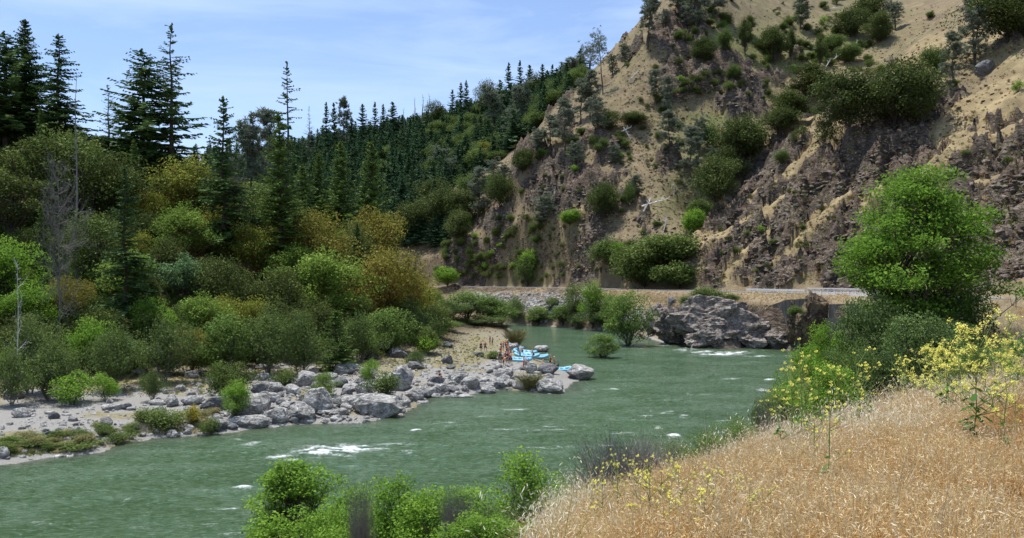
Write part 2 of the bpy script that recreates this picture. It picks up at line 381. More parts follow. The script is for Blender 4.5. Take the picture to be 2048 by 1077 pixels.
def relabel(things, heroes, kindword=''):
    """tell look-alikes apart by the nearest thing that has a description of its own"""
    H = [(bearing(h), h['label']) for h in heroes]
    used = {}
    for o in things:
        px, py = bearing(o); 
        (hx, hy), hl = min(H, key=lambda q: (q[0][0]-px)**2+(q[0][1]-py)**2); dx, dy = px-hx, py-hy
        d = ('close ' if math.hypot(dx, dy) < 25 else '')+(('left of' if dx < 0 else 'right of') if abs(dx) > abs(dy) else ('above' if dy < 0 else 'below'))
        o['label'] = ' '.join(f"{o['label_kind']} {d} the {short(hl)}".split()[:16]); del o['label_kind']

# ---------------------------------------------------------------- material helpers
class NT:
    def __init__(s, name):
        s.m = bpy.data.materials.new(name); s.m.use_nodes = True; s.t = s.m.node_tree; s.t.nodes.clear()
        s.out = s.n('ShaderNodeOutputMaterial')
    def n(s, t, **k):
        x = s.t.nodes.new(t)
        for a, b in k.items(): setattr(x, a, b)
        return x
    def l(s, a, b): s.t.links.new(a, b)
    def attr(s, name): return s.n('ShaderNodeAttribute', attribute_name=name).outputs['Fac']
    def noise(s, scale, detail=4, rough=.55, vec=None, dist=0):
        x = s.n('ShaderNodeTexNoise'); x.inputs['Scale'].default_value = scale; x.inputs['Detail'].default_value = detail
        x.inputs['Roughness'].default_value = rough; x.inputs['Distortion'].default_value = dist
        if vec is not None: s.l(vec, x.inputs['Vector'])
        return x.outputs['Fac']
    def pos(s, scale=None, rot=None):
        g = s.n('ShaderNodeTexCoord').outputs['Object']
        if scale is None and rot is None: return g
        m = s.n('ShaderNodeMapping'); s.l(g, m.inputs['Vector'])
        if scale: m.inputs['Scale'].default_value = scale
        if rot: m.inputs['Rotation'].default_value = rot
        return m.outputs['Vector']
    def wpos(s, scale=None, rot=None):
        g = s.n('ShaderNodeNewGeometry').outputs['Position']
        m = s.n('ShaderNodeMapping'); s.l(g, m.inputs['Vector'])
        if scale: m.inputs['Scale'].default_value = scale
        if rot: m.inputs['Rotation'].default_value = rot
        return m.outputs['Vector']
    def ramp(s, fac, stops):
        r = s.n('ShaderNodeValToRGB'); e = r.color_ramp.elements
        while len(e) > 1: e.remove(e[-1])
        e[0].position = stops[0][0]; e[0].color = (*stops[0][1], 1)
        for p, c in stops[1:]:
            q = e.new(p); q.color = (*c, 1)
        s.l(fac, r.inputs['Fac']); return r.outputs['Color']
    def mix(s, f, a, b):
        x = s.n('ShaderNodeMix', data_type='RGBA')
        for v, i in ((f, 'Factor'), (a, 'A'), (b, 'B')):
            if isinstance(v, tuple): x.inputs[i].default_value = (*v, 1)
            elif isinstance(v, (int, float)): x.inputs[i].default_value = v
            else: s.l(v, x.inputs[i])
        return x.outputs['Result']
    def math(s, op, a, b=None, clamp=False):
        x = s.n('ShaderNodeMath', operation=op, use_clamp=clamp)
        for v, i in ((a, 0), (b, 1)):
            if v is None: continue
            if isinstance(v, (int, float)): x.inputs[i].default_value = v
            else: s.l(v, x.inputs[i])
        return x.outputs[0]
    def bump(s, h, strength, dist):
        b = s.n('ShaderNodeBump'); b.inputs['Strength'].default_value = strength; b.inputs['Distance'].default_value = dist
        s.l(h, b.inputs['Height']); return b.outputs['Normal']
    def pbr(s, col, rough=.8, normal=None, spec=.3, link=True):
        p = s.n('ShaderNodeBsdfPrincipled')
        if isinstance(col, tuple): p.inputs['Base Color'].default_value = (*col, 1)
        else: s.l(col, p.inputs['Base Color'])
        if isinstance(rough, (int, float)): p.inputs['Roughness'].default_value = rough
        else: s.l(rough, p.inputs['Roughness'])
        p.inputs['Specular IOR Level'].default_value = spec
        if normal is not None: s.l(normal, p.inputs['Normal'])
        if link: s.l(p.outputs[0], s.out.inputs['Surface'])
        return p
def leaf_mat(name, c0, c1, c2=None, trans=.3, rough=.65, spec=.06, var=.25):
    """foliage: colour runs from c0 to c1 (to c2) with each leaf's tint, shifted a little per tree"""
    s = NT(name); t = s.attr('tint')
    g_ = 1.22; c0, c1 = tuple(v*g_ for v in c0), tuple(v*g_ for v in c1); c2 = c2 and tuple(min(.9, v*g_) for v in c2)
    oi = s.n('ShaderNodeObjectInfo').outputs['Random']
    t2 = s.math('ADD', t, s.math('MULTIPLY', s.math('SUBTRACT', oi, .5), var), True)
    stops = [(0.0, c0), (1.0, c1)] if c2 is None else [(0.0, c0), (.6, c1), (1.0, c2)]
    col = s.ramp(t2, stops)
    p = s.pbr(col, rough, spec=spec, link=False)
    tr = s.n('ShaderNodeBsdfTranslucent'); tc = s.mix(.5, col, tuple(min(1, v*1.5) for v in c1))
    s.l(tc, tr.inputs['Color'])
    mx = s.n('ShaderNodeMixShader'); mx.inputs[0].default_value = trans
    s.l(p.outputs[0], mx.inputs[1]); s.l(tr.outputs[0], mx.inputs[2]); s.l(mx.outputs[0], s.out.inputs['Surface'])
    return s.m
def bark_mat(name, c0, c1, scale=6):
    s = NT(name); n = s.noise(scale, 5, .6, s.pos((1, 1, .25)))
    s.pbr(s.ramp(n, [(.3, c0), (.7, c1)]), .85, s.bump(n, .5, .05)); return s.m
# ================================================================ ground: one sheet from underfoot to beyond the ridges
th = np.r_[np.linspace(-180, -40, 36, endpoint=False), np.linspace(-40, -34, 24, endpoint=False), np.linspace(-34, 34, 840, endpoint=False),
           np.linspace(34, 42, 30, endpoint=False), np.linspace(42, 180, 36)]
RR = [1.0]
while RR[-1] < 60: RR.append(RR[-1]*1.03+.02)
while RR[-1] < 180: RR.append(RR[-1]+.8)
while RR[-1] < 390: RR.append(RR[-1]+.62)
while RR[-1] < 760: RR.append(RR[-1]+3.2)
while RR[-1] < 4000: RR.append(RR[-1]*1.15)
RR = np.array(RR)
tt, rr = np.meshgrid(np.radians(th), RR)
gx, gy = rr*np.sin(tt), rr*np.cos(tt)
g_z, g_R, g_rd, g_sd = ground(gx.ravel(), gy.ravel(), masks=True)
nr, nc = gx.shape
gi = (np.arange(nr-1)[:, None]*nc+np.arange(nc-1)[None]).ravel()
GQ = np.c_[gi, gi+1, gi+nc+1, gi+nc][:, ::-1]
fx, fy = gx.ravel(), gy.ravel()
yy = np.maximum(fy, 1); ppx = 1024+F*fx/yy; ppy = HZ-F*(g_z-EYE)/yy
def blobs(L): 
    m = np.zeros(fx.shape)
    for a, b, rx, ry, w in L: m = np.maximum(m, w*np.exp(-(((ppx-a)/rx)**2+((ppy-b)/ry)**2)))
    return m
farm = sst(175, 215, fy)*(fx > -60)
left = sst(46, 52, fy)*(fx < .55*fy-45)*(1-sst(175, 215, fy+.6*np.maximum(fx+20, 0)))*(fx < 40)
# 0 dry grass hill ... masks: rock, green (fresh grass), gravel (river bar), duff (forest floor), red (foreground straw colour shift)
green = np.clip(blobs([(1400,290,90,60,.8),(1500,100,170,70,.95),(1700,60,120,60,.6),(1380,380,60,60,.8),(1420,240,90,18,.9),(1990,110,80,30,.6),(1370,600,60,20,.2),(1050,560,120,12,.3),(1130,460,60,20,.6),
    (1960,650,80,40,.3)])*farm + .5*blobs([(1960,650,60,30,.7)]), 0, 1)
green = np.clip(green+.3*fbm(fx/10, fy/10, 0, 3, 61)*farm, 0, 1)
land = np.maximum(-g_sd, 0)
gravel = left*(1-sst(1.7, 3.0, g_z+.5*fbm(fx/8, fy/8, 0, 3, 62)))
gravel = np.clip(gravel + (g_z < .25)*1.0, 0, 1)
barg = left*gravel*sst(.05, .35, fbm(fx/5, fy/5, 0, 3, 64)+.45*sst(1.1, 1.7, g_z)+.35*sst(110, 150, fy)*sst(-30, -12, fx))     # dry and green grass growing on the bar
duff = np.clip(left*sst(1.9, 3.4, g_z), 0, 1)
forest = np.clip(sst(400, 430, fy)+(sst(330, 350, fy)*(ppx < 1040)*(ppy > 160)*(ppx < 960)), 0, 1)*(1-(ppx > 1190)*1.0)
forest = forest*0+sst(385, 430, fy+25*fbm(fx/20, fy/20, 0, 3, 68))*sst(-30, 10, 1130-ppx)
duff = np.maximum(duff, forest)
emb = ((g_rd < 34) & (g_rd > 4.5) & (fy > 150) & (g_z < ROAD_Z)).astype(float)
rip = np.clip(blobs([(1050,603,130,16,1.1),(1150,620,90,22,1.0),(960,600,60,12,.8),(1270,640,40,25,.8)])*1.2, 0, 1)*emb
rockm = np.clip(g_R+(emb*sst(30, 60, ppx-1290)*sst(602, 622, ppy)), 0, 1)
nearm = (1-sst(60, 100, fy))*(fx > -30)
red = nearm*np.clip(.75-.9*sst(0, 1, (rr.ravel()-5)/22)+.5*fbm(fx/1.5, fy/1.5, 0, 3, 66), 0, 1)
def road_shoulder(): return (1-sst(4.6, 5.6, g_rd))
_lr = np.arange(nr); _lc = np.arange(nc); _G = g_z.reshape(nr, nc)
def gfast(x, y):
    x = np.asarray(x, float); y = np.asarray(y, float)
    fr = np.clip(np.interp(np.hypot(x, y), RR, _lr), 0, nr-1.001); fc = np.clip(np.interp(np.degrees(np.arctan2(x, y)), th, _lc), 0, nc-1.001)
    i = fr.astype(int); j = fc.astype(int); u = fr-i; v = fc-j
    return (_G[i, j]*(1-v)+_G[i, j+1]*v)*(1-u)+(_G[i+1, j]*(1-v)+_G[i+1, j+1]*v)*u
def gz(x, y): return float(gfast(x, y))
_T = np.r_[np.arange(3, 60, .25), np.arange(60, 460, .7), np.arange(460, 900, 2)]
def hit(px, py):
    u = (px-1024)/F; v = (HZ-py)/F; z = gfast(_T*u, _T); d = EYE+_T*v-z; k = int(np.argmax(d < 0))
    if d[k] >= 0: return None
    if k == 0: return (_T[0]*u, _T[0], z[0])
    a = d[k-1]/(d[k-1]-d[k]); Y = _T[k-1]+a*(_T[k]-_T[k-1]); return (Y*u, Y, EYE+Y*v)
gm = mkmesh('ground', np.c_[fx, fy, g_z], GQ, smooth=True, cols=dict(rock=rockm, green=green, gravel=gravel, bargrass=barg, duff=duff, riprap=rip, red=red, shoulder=road_shoulder(), emb=emb, gold=np.maximum(ledge_mask(fx, fy, rbf(fx, fy))*.9*farm, sst(1440, 1500, ppx+(ppy-480)*.55)*(fy < 300)*farm*(1-rockm)*.8*sst(-.3, .2, fbm((g_z-.62*fx)/6, (fx+.62*g_z)/30, 0, 4, 98)))))

s = NT('ground_cover')
w = s.wpos()
nA = s.noise(.25, 6, .6, w); nB = s.noise(2.2, 5, .65, w); nC = s.noise(9, 3, .6, w); nD = s.noise(.06, 3, .5, w)
strat = s.noise(.5, 6, .68, s.wpos((1.2, .8, 2.4), (0, radians(-32), 0)), .6)
vor = s.n('ShaderNodeTexVoronoi', feature='DISTANCE_TO_EDGE'); vor.inputs['Scale'].default_value = .55
vd = s.n('ShaderNodeMix', data_type='VECTOR'); vd.inputs['Factor'].default_value = .25
vn = s.n('ShaderNodeTexNoise'); vn.inputs['Scale'].default_value = .5; vn.inputs['Detail'].default_value = 4; s.l(w, vn.inputs['Vector'])
sw = s.wpos((.8, .8, 1.7), (0, radians(-32), 0))
s.l(sw, vd.inputs['A']); s.l(vn.outputs['Color'], vd.inputs['B']); s.l(vd.outputs['Result'], vor.inputs['Vector'])
crack = s.ramp(vor.outputs['Distance'], [(0.0, (.45,.45,.45)), (.07, (1,1,1))])
dry = s.ramp(nA, [(.28, (.095,.073,.044)), (.45, (.17,.131,.076)), (.6, (.25,.198,.108)), (.75, (.34,.275,.145))])
dry = s.mix(s.math('MULTIPLY', nB, .55), dry, (.17,.12,.088))
dry = s.mix(s.ramp(nD, [(.42,(0,0,0)),(.6,(.7,.7,.7))]), dry, (.185,.145,.085))
grn = s.ramp(nB, [(.35, (.085,.10,.035)), (.65, (.20,.195,.075))])
spk = s.noise(3.2, 4, .75, w); dry = s.mix(s.ramp(spk, [(.34,(.75,.75,.75)),(.44,(0,0,0))]), dry, (.055,.045,.035)); dry = s.mix(s.ramp(spk, [(.58,(0,0,0)),(.68,(.7,.7,.7))]), dry, (.40,.34,.23))
base = s.mix(s.attr('green'), dry, grn)
rockc = s.ramp(strat, [(.32, (.025,.020,.014)), (.42, (.080,.062,.045)), (.50, (.145,.115,.086)), (.60, (.245,.20,.152)), (.74, (.40,.34,.265))])
rockc = s.mix(s.ramp(nD, [(.45,(0,0,0)),(.65,(.5,.5,.5))]), rockc, (.14,.085,.062))
rockc = s.mix(s.math('MULTIPLY', s.ramp(nC, [(.5,(0,0,0)),(.7,(.6,.6,.6))]), 1), rockc, (.075,.07,.045))
embc = s.ramp(nB, [(.3, (.19,.14,.085)), (.7, (.30,.23,.145))])
base = s.mix(s.attr('emb'), base, embc)
gra = s.ramp(nC, [(.3, (.15,.143,.13)), (.5, (.25,.24,.22)), (.7, (.36,.35,.33))])
gra = s.mix(s.ramp(nA, [(.4,(0,0,0)),(.6,(.7,.7,.7))]), gra, (.26,.245,.22))
bgr = s.ramp(nB, [(.3, (.11,.12,.055)), (.5, (.22,.19,.10)), (.72, (.31,.26,.16))])
duf = s.ramp(nB, [(.3, (.035,.032,.018)), (.55, (.08,.065,.04)), (.75, (.17,.14,.10))])
base = s.mix(s.attr('gravel'), base, gra); base = s.mix(s.math('MULTIPLY', s.attr('bargrass'), .9), base, bgr)
base = s.mix(s.attr('duff'), base, duf)
ripc = s.ramp(s.noise(1.3, 4, .6, w), [(.3, (.04,.038,.035)), (.5, (.12,.11,.10)), (.7, (.24,.225,.20))])
base = s.mix(s.attr('riprap'), base, ripc)
rockc = s.mix(s.ramp(s.noise(.11, 6, .62, s.wpos((1, 1, 1.5), (0, radians(-32), 0)), 1.0), [(.46,(0,0,0)),(.58,(.8,.8,.8))]), rockc, (.055,.045,.036))  # broad dark patches painted into the rock colour, standing in for cliff shadows
ramp_gold = s.ramp(nA, [(.3, (.20,.155,.085)), (.5, (.28,.215,.115)), (.7, (.38,.30,.165))])
base = s.mix(s.attr('gold'), base, ramp_gold)
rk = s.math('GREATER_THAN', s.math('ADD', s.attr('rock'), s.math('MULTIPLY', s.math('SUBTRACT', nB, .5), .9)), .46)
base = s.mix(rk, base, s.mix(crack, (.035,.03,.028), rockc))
straw = s.mix(s.attr('red'), (.24,.19,.115), (.20,.14,.085))
base = s.mix(s.attr('red'), base, straw)
base = s.mix(s.attr('shoulder'), base, (.28,.27,.25))
hgt = s.math('ADD', s.math('MULTIPLY', nB, .5), s.math('MULTIPLY', s.math('ADD', s.math('MULTIPLY', strat, 1.6), s.math('MULTIPLY', crack, .35)), rk))
s.pbr(base, .92, s.bump(hgt, .9, .55), spec=.15)
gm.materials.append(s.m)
obj('ground', gm, kind='structure', label='valley floor and hillsides of dry grass, bare rock and river gravel')

# ================================================================ river
FOAM = [ # px, py, length px, height px, strength, how far it piles up
 (700,899,70,9,1.0,.25),(650,908,80,14,1.25,.4),(560,915,50,4,.8,.1),(900,845,60,3,.5,0),(1000,860,60,3,.5,0),(1030,820,50,3,.5,0),(880,885,60,3,.45,0),(410,905,50,3,.45,0),(150,960,60,4,.4,0),(560,1000,40,3,.4,0),(720,902,90,7,.75,.2),(770,893,90,5,.5,.1),(640,920,95,4,.75,.1),(808,905,22,6,.8,.15),(600,922,60,4,.6,.1),(500,889,45,5,.75,.15),(480,880,22,3,.5,.1),(485,978,28,4,.8,.15),
 (832,861,16,3,.8,.1),(870,862,30,2,.4,0),(255,998,22,8,.45,.1),(1350,876,20,7,1.0,.25),(1315,857,14,4,.7,.1),(1335,827,26,4,.8,.1),(1368,834,16,4,.8,.1),(1400,705,60,4,.7,.1),(1445,709,70,5,1.0,.15),
 (1480,706,40,4,.8,.1),(1370,700,40,4,.7,.1),(1520,713,60,3,.6,0),(1330,690,22,4,.7,0),(1590,713,40,3,.6,0),(1180,782,24,4,.7,.1),(1220,779,40,2,.5,0),(1540,759,20,3,.7,0),(1525,780,16,5,.7,.05),
 (1130,800,20,3,.35,0),(1460,758,50,2,.4,0),(1400,790,60,2,.35,0),(1340,800,80,2,.3,0),(1240,840,60,2,.3,0),(960,835,60,5,.35,0),(950,850,70,3,.3,0),(1450,735,60,2,.35,0),(1300,745,60,2,.3,0),
 (1500,840,20,3,.5,0),(1445,842,40,3,.4,0),(1290,832,40,2,.4,0),(700,858,50,2,.35,0),(90,988,60,2,.25,0),(330,960,60,2,.2,0),(1060,905,50,3,.2,0),(930,970,60,4,.12,0),(1160,850,60,2,.3,0),(1090,815,60,2,.2,0),(620,962,40,2,.2,0)]
wth = np.radians(np.r_[np.linspace(-75, -35, 30, endpoint=False), np.linspace(-35, 34, 640)])
WR = [24.0]
while WR[-1] < 300: WR.append(WR[-1]*(1+.00035*WR[-1]**.5)+.05)
WR = np.array(WR); wt, wr_ = np.meshgrid(wth, WR); wx, wy = (wr_*np.sin(wt)).ravel(), (wr_*np.cos(wt)).ravel()
flow = 30*fbm(wx/60, wy/60, 0, 2, 70)
# current runs roughly along x near the camera: stretch the waves that way
u1, v1 = wx*.95+wy*.18, wy*.98-wx*.12
wz = .10*fbm(u1/4.2, v1/1.7, 0, 4, 71)+.05*ridged(u1/1.7, v1/.7, 0, 3, 73)
calm = 1-.75*sst(120, 190, wy)*(1-sst(8, 30, wx))
rough = 1+.9*np.exp(-((wx+22)/24)**2-((wy-66)/14)**2)
wpx = 1024+F*wx/np.maximum(wy, 1); wpy = HZ+F*EYE/np.maximum(wy, 1)
foam = np.zeros(wx.shape); pile = np.zeros(wx.shape)
wq = fbm(wx/3, wy/3, 0, 3, 74)*1.6; jx, jy = wx*.86+wy*.5+wq, wy*.86-wx*.5+wq*.6
jit = fbm(jx/1.1, jy/.8, 0, 5, 75, .7)*.75+.45*fbm((wx+wq)/2.6, (wy+.2*wx)/.35, 0, 3, 76)
for a, b, lx, ly, st, pu in FOAM:
    g = np.exp(-(((wpx-a)/(lx*.75))**2+((wpy-b-(wpx-a)*-.03)/(ly*.95))**2))
    foam = np.maximum(foam, st*1.2*g); pile = np.maximum(pile, pu*np.exp(-(((wpx-a)/lx)**2+((wpy-b)/(ly*1.2))**2)))
fx2 = foam*(.55+1.5*jit)
crest = sst(.18, .55, fbm(u1/6, v1/1.1, 0, 5, 78, .66))*.62*calm*sst(-.1, .35, fbm(wx/22, wy/12, 0, 2, 79))
foamv = np.clip(np.maximum(fx2, crest*(.6+jit)), 0, 1)
wz = wz*calm*rough + pile*(.8+.5*jit)
wi = (np.arange(len(WR)-1)[:, None]*len(wth)+np.arange(len(wth)-1)[None]).ravel(); nw = len(wth)
WQ = np.c_[wi, wi+nw, wi+nw+1, wi+1][:, ::1]
sdw = river_sd(wx, wy); keepv = sdw > -3.0
WQ = WQ[keepv[WQ].any(1)]
usedv = np.unique(WQ); remap = np.full(len(wx), -1); remap[usedv] = np.arange(len(usedv)); WQ = remap[WQ]
shal = np.exp(-np.maximum(sdw, 0)/1.6)
wm = mkmesh('river_water', np.c_[wx, wy, wz][usedv], WQ[:, ::-1], smooth=True, cols=dict(foam=foamv[usedv], shallow=shal[usedv], calm=calm[usedv]))
s = NT('green_river_water')
w = s.wpos((1, 1.9, 1), (0, 0, radians(9)))
n1 = s.noise(.12, 4, .6, w, .8); n2 = s.noise(1.4, 6, .62, w, .5); n3 = s.noise(5, 3, .6, w)
body = s.ramp(n1, [(.36, (.034,.076,.022)), (.50, (.054,.103,.043)), (.68, (.088,.143,.084))])
n4 = s.noise(2.6, 7, .72, s.wpos((.55, 2.2, 1), (0, 0, radians(9))), .7)
body = s.mix(s.ramp(n4, [(.47,(0,0,0)),(.58,(.5,.5,.5)),(.68,(1,1,1))]), body, (.16,.225,.155))
body = s.mix(s.ramp(n2, [(.35,(.8,.8,.8)),(.5,(0,0,0))]), body, (.026,.058,.016))
body = s.mix(s.math('MULTIPLY', s.attr('shallow'), .7), body, (.075,.075,.050))
fo = s.ramp(s.math('ADD', s.attr('foam'), s.math('MULTIPLY', s.math('SUBTRACT', n3, .5), 1.1)), [(.24,(0,0,0)),(.55,(.35,.35,.35)),(.85,(1,1,1))])
col = s.mix(fo, body, (.82,.85,.86))
rgh = s.math('ADD', .08, s.math('MULTIPLY', fo, .6))
hh = s.math('ADD', s.math('MULTIPLY', n2, .6), s.math('MULTIPLY', n3, .22))
p = s.pbr(col, rgh, s.bump(s.math('ADD', hh, s.math('MULTIPLY', n4, .5)), 1.0, .32), spec=.42); p.inputs['IOR'].default_value = 1.33
wm.materials.append(s.m)
obj('river_water', wm, kind='structure', label='green river with white rapids sweeping round the gravel bar')

# ================================================================ road with edge lines
def ribbon(name, line, off0, off1, z, mat, kind=None, thick=None, step_mask=None):
    tg = np.gradient(line, axis=0); tg /= np.linalg.norm(tg, axis=1, keepdims=True); nn = np.c_[-tg[:, 1], tg[:, 0]]
    a = line+nn*off0; b = line+nn*off1; n = len(line); zz = np.full(n, z)
    V = np.r_[np.c_[a, zz], np.c_[b, zz]]; i = np.arange(n-1)
    if step_mask is not None: i = i[step_mask(i)]
    Q = np.c_[i, i+1, i+1+n, i+n]
    if thick:
        V = np.r_[V, V-[0, 0, thick]]; m = 2*n
        Q = np.r_[Q, np.c_[i+m, i+n+m, i+1+n+m, i+1+m], np.c_[i, i+m, i+1+m, i+1], np.c_[i+n, i+1+n, i+1+n+m, i+n+m]]
    me = mkmesh(name, V, Q); me.materials.append(mat); return me
s = NT('worn_asphalt'); n = s.noise(.8, 5, .6, s.wpos()); s.pbr(s.ramp(n, [(.3, (.13,.13,.125)), (.7, (.22,.215,.205))]), .85, spec=.2); M_asph = s.m
s = NT('road_paint'); n = s.noise(3, 4, .6, s.wpos()); s.pbr(s.ramp(n, [(.3, (.55,.55,.53)), (.6, (.8,.8,.78))]), .7); M_paint = s.m
s = NT('yellow_paint'); s.pbr((.65,.42,.06), .7); M_yel = s.m
road = obj('road', ribbon('road', ROADC, -3.9, 3.9, ROAD_Z+.05, M_asph, thick=.3), kind='structure', label='two lane asphalt road running along the foot of the hill')
for nm, a, b, mt in (('edge_line', -3.45, -3.3, M_paint), ('edge_line', 3.3, 3.45, M_paint), ('centre_line', -.19, -.07, M_yel), ('centre_line', .07, .19, M_yel)):
    obj(nm, ribbon(nm, ROADC, a, b, ROAD_Z+.056, mt), parent=road)
# ================================================================ plants: materials
M_bark = bark_mat('grey_brown_bark', (.035,.028,.022), (.11,.09,.075))
M_redbark = bark_mat('red_madrone_bark', (.12,.045,.022), (.26,.11,.06), 3)
M_palebark = bark_mat('bleached_wood', (.30,.28,.26), (.58,.56,.52), 5)
M_greytwig = bark_mat('grey_twigs', (.11,.10,.092), (.28,.265,.245), 5)
M_whitewood = bark_mat('white_dead_wood', (.5,.48,.44), (.78,.76,.72), 5)
M_fir = leaf_mat('fir_needles', (.018,.038,.013), (.056,.100,.030), (.095,.145,.042), .14)
M_ffir = leaf_mat('far_fir_needles', (.024,.058,.030), (.058,.110,.054), (.10,.155,.070), .12)
M_firl = leaf_mat('light_fir_needles', (.028,.054,.012), (.080,.130,.027), (.13,.19,.045), .18)
M_gpine = leaf_mat('grey_pine_needles', (.08,.10,.068), (.155,.18,.125), (.24,.265,.195), .18)
M_oak = leaf_mat('live_oak_leaves', (.032,.046,.012), (.080,.105,.027), (.14,.165,.045), .2)
M_mad = leaf_mat('madrone_leaves', (.075,.095,.014), (.185,.205,.034), (.33,.30,.065), .25)
M_mado = leaf_mat('madrone_orange_leaves', (.080,.090,.016), (.19,.175,.034), (.30,.225,.055), .25)
M_madg = leaf_mat('madrone_green_leaves', (.060,.105,.018), (.145,.225,.040), (.25,.32,.065), .26)
M_blue = leaf_mat('blue_green_leaves', (.040,.085,.034), (.095,.165,.068), (.16,.24,.10), .22)
M_will = leaf_mat('willow_leaves', (.048,.088,.020), (.120,.185,.042), (.20,.27,.07), .26)
M_willg = leaf_mat('grey_willow_leaves', (.040,.065,.018), (.095,.138,.038), (.155,.20,.06), .22)
M_bright = leaf_mat('bright_spring_leaves', (.055,.12,.016), (.145,.255,.032), (.23,.35,.05), .32)
M_alder = leaf_mat('alder_leaves', (.042,.095,.013), (.120,.220,.028), (.20,.31,.043), .32)
M_scrub = leaf_mat('scrub_leaves', (.040,.065,.016), (.105,.145,.036), (.17,.21,.06), .2)
M_broom = leaf_mat('yellow_broom', (.10,.12,.02), (.38,.30,.02), (.62,.47,.03), .2)
M_darkg = leaf_mat('dull_green_leaves', (.030,.055,.016), (.075,.120,.034), (.125,.175,.058), .22)
M_reed = leaf_mat('reed_stems', (.075,.075,.03), (.22,.21,.085), (.34,.31,.15), .2)
M_brown = leaf_mat('rusty_dead_leaves', (.09,.055,.03), (.20,.12,.06), (.28,.18,.10), .15)

RG = np.random.default_rng
def unit(n, r):
    v = r.normal(size=(n, 3)); return v/np.linalg.norm(v, axis=1, keepdims=True)
def leaves(mb, C, size, r, tint, aspect=.6, up=.8, mat=1):
    """little rhombic leaves (two triangles each folded a little) at the given points"""
    n = len(C); a = unit(n, r); nn = unit(n, r); nn[:, 2] = np.abs(nn[:, 2])+up
    b = np.cross(nn, a); b /= np.linalg.norm(b, axis=1, keepdims=True)+1e-9
    s = (size*r.uniform(.65, 1.35, n))[:, None]
    V = np.stack([C-a*s*.5, C+b*s*.5*aspect+a*s*.05, C+a*s*.5, C-b*s*.5*aspect+a*s*.05], 1).reshape(-1, 3)
    Q = np.arange(4*n).reshape(-1, 4)
    mb.add(V, Q, tint=np.repeat(tint, 4), mat=mat)
def blades(mb, A, D, Wd, r, tint, mat=1):
    """needle sprays: strips from A along D with width Wd"""
    n = len(A); d, u, v = frame(D); ph = r.uniform(0, pi, n)[:, None]
    s = (u*np.cos(ph)+v*np.sin(ph))*(np.broadcast_to(Wd, (n,))[:, None])
    V = np.stack([A-s*.35, A+s*.35, A+D*.6+s*.5, A+D, A+D*.6-s*.5], 1)
    b = (np.arange(n)*5)[:, None]
    mb.add(V.reshape(-1, 3), np.c_[b, b+1, b+2, b+4], np.c_[b+4, b+2, b+3], tint=np.repeat(np.broadcast_to(tint, (n,)), 5), mat=mat)

def two(name, tb, cb, wood, leaf, smooth=False):
    """trunk mesh and crown mesh of one plant"""
    return (tb.mesh(name+'_wood', [wood]) if tb.V else None, cb.mesh(name+'_leaves', [leaf]) if cb.V else None)

def broad(seed, h=8, w=7, base=.18, nclump=40, nleaf=90, leaf=.22, lean=0, lump=.17, wood=None, leafm=None, flat=.7, open_=0, stems=1, top=1.0, fill=.35, twig=3, cr=1.0):
    r = RG(seed); tb, cb = MB(), MB()
    zc = h*(base+1)/2; hz = h*(1-base)/2
    D = unit(nclump*2, r); D[:, 2] = D[:, 2]*.9+.12; D = D[:nclump]
    rad = r.uniform(.25 if fill else .6, .88, nclump)**.6
    lob = 1+.32*np.sin(D[:, 0]*3.1+seed)+.26*np.sin(D[:, 1]*4.3+seed*1.7)+r.normal(0, .10, nclump)
    C = D*rad[:, None]*np.c_[lob, lob, np.ones(nclump)]*[w/2*(1-lump*.6), w/2*(1-lump*.6), hz*.92]
    t_ = (C[:, 2]/hz+1)/2
    taper = np.where(t_ > .45, 1-(t_-.45)*.75*top, .75+t_*.55)
    C[:, :2] *= taper[:, None]; C[:, 2] += zc; C[:, 0] += lean*C[:, 2]
    # trunk and limbs
    for sN in range(stems):
        a = r.uniform(0, 2*pi); off = np.array([cos(a), sin(a), 0])*w*.04*(stems > 1)
        tp = [off*0+np.array([0, 0, -.4])]; 
        m = 5
        for i in range(1, m+1):
            f = i/m; tp.append(np.array([lean*h*.62*f, 0, h*.62*f])+off*(1+5*f)+r.normal(0, .025*h*f, 3)*[1, 1, 0])
        tp = np.array(tp); R0 = .022*h*(1 if stems == 1 else .6)
        pipe(tb, tp, np.linspace(R0*1.25, R0*.35, m+1), 6, .5, 0)
        sel = C[sN::stems]
        P0 = []; P1 = []; r0 = []; r1 = []
        for c in sel:
            f = np.clip((c[2]-h*.25)/(h*.75), .12, .95); q = tp[0]+(0); k = f*m*.85
            i0 = int(k); q = tp[i0]+(tp[min(i0+1, m)]-tp[i0])*(k-i0)
            mid = (q+c)/2+r.normal(0, .03*h, 3)-[0, 0, .02*h]
            P0 += [q, mid]; P1 += [mid, c]; r0 += [R0*.38, R0*.22]; r1 += [R0*.22, R0*.07]
            for _ in range(twig):
                e = c+unit(1, r)[0]*lump*w*.75; P0.append(c-(c-mid)*.25); P1.append(e); r0.append(R0*.09); r1.append(R0*.03)
        sticks(tb, P0, P1, r0, r1, 4, .5, 0)
    # leaves in clumps
    rc = lump*w*r.uniform(.5, 1.45, nclump)*cr
    N = (nleaf*(rc/(lump*w))**1.6).astype(int)
    idx = np.repeat(np.arange(nclump), N); n = len(idx)
    U = unit(n, r); U[:, 2] += .15; rad = r.uniform(.35, 1, n)**.5
    X = C[idx]+U*(rad*rc[idx])[:, None]*[1, 1, flat]
    X += .10*rc[idx][:, None]*r.normal(size=(n, 3))
    ct = r.uniform(-.22, .22, nclump)
    tint = np.clip(.45+ct[idx]+r.normal(0, .16, n)+.12*U[:, 2], 0, 1)
    leaves(cb, X, leaf, r, tint, mat=0)
    return two('plant', tb, cb, wood, leafm)

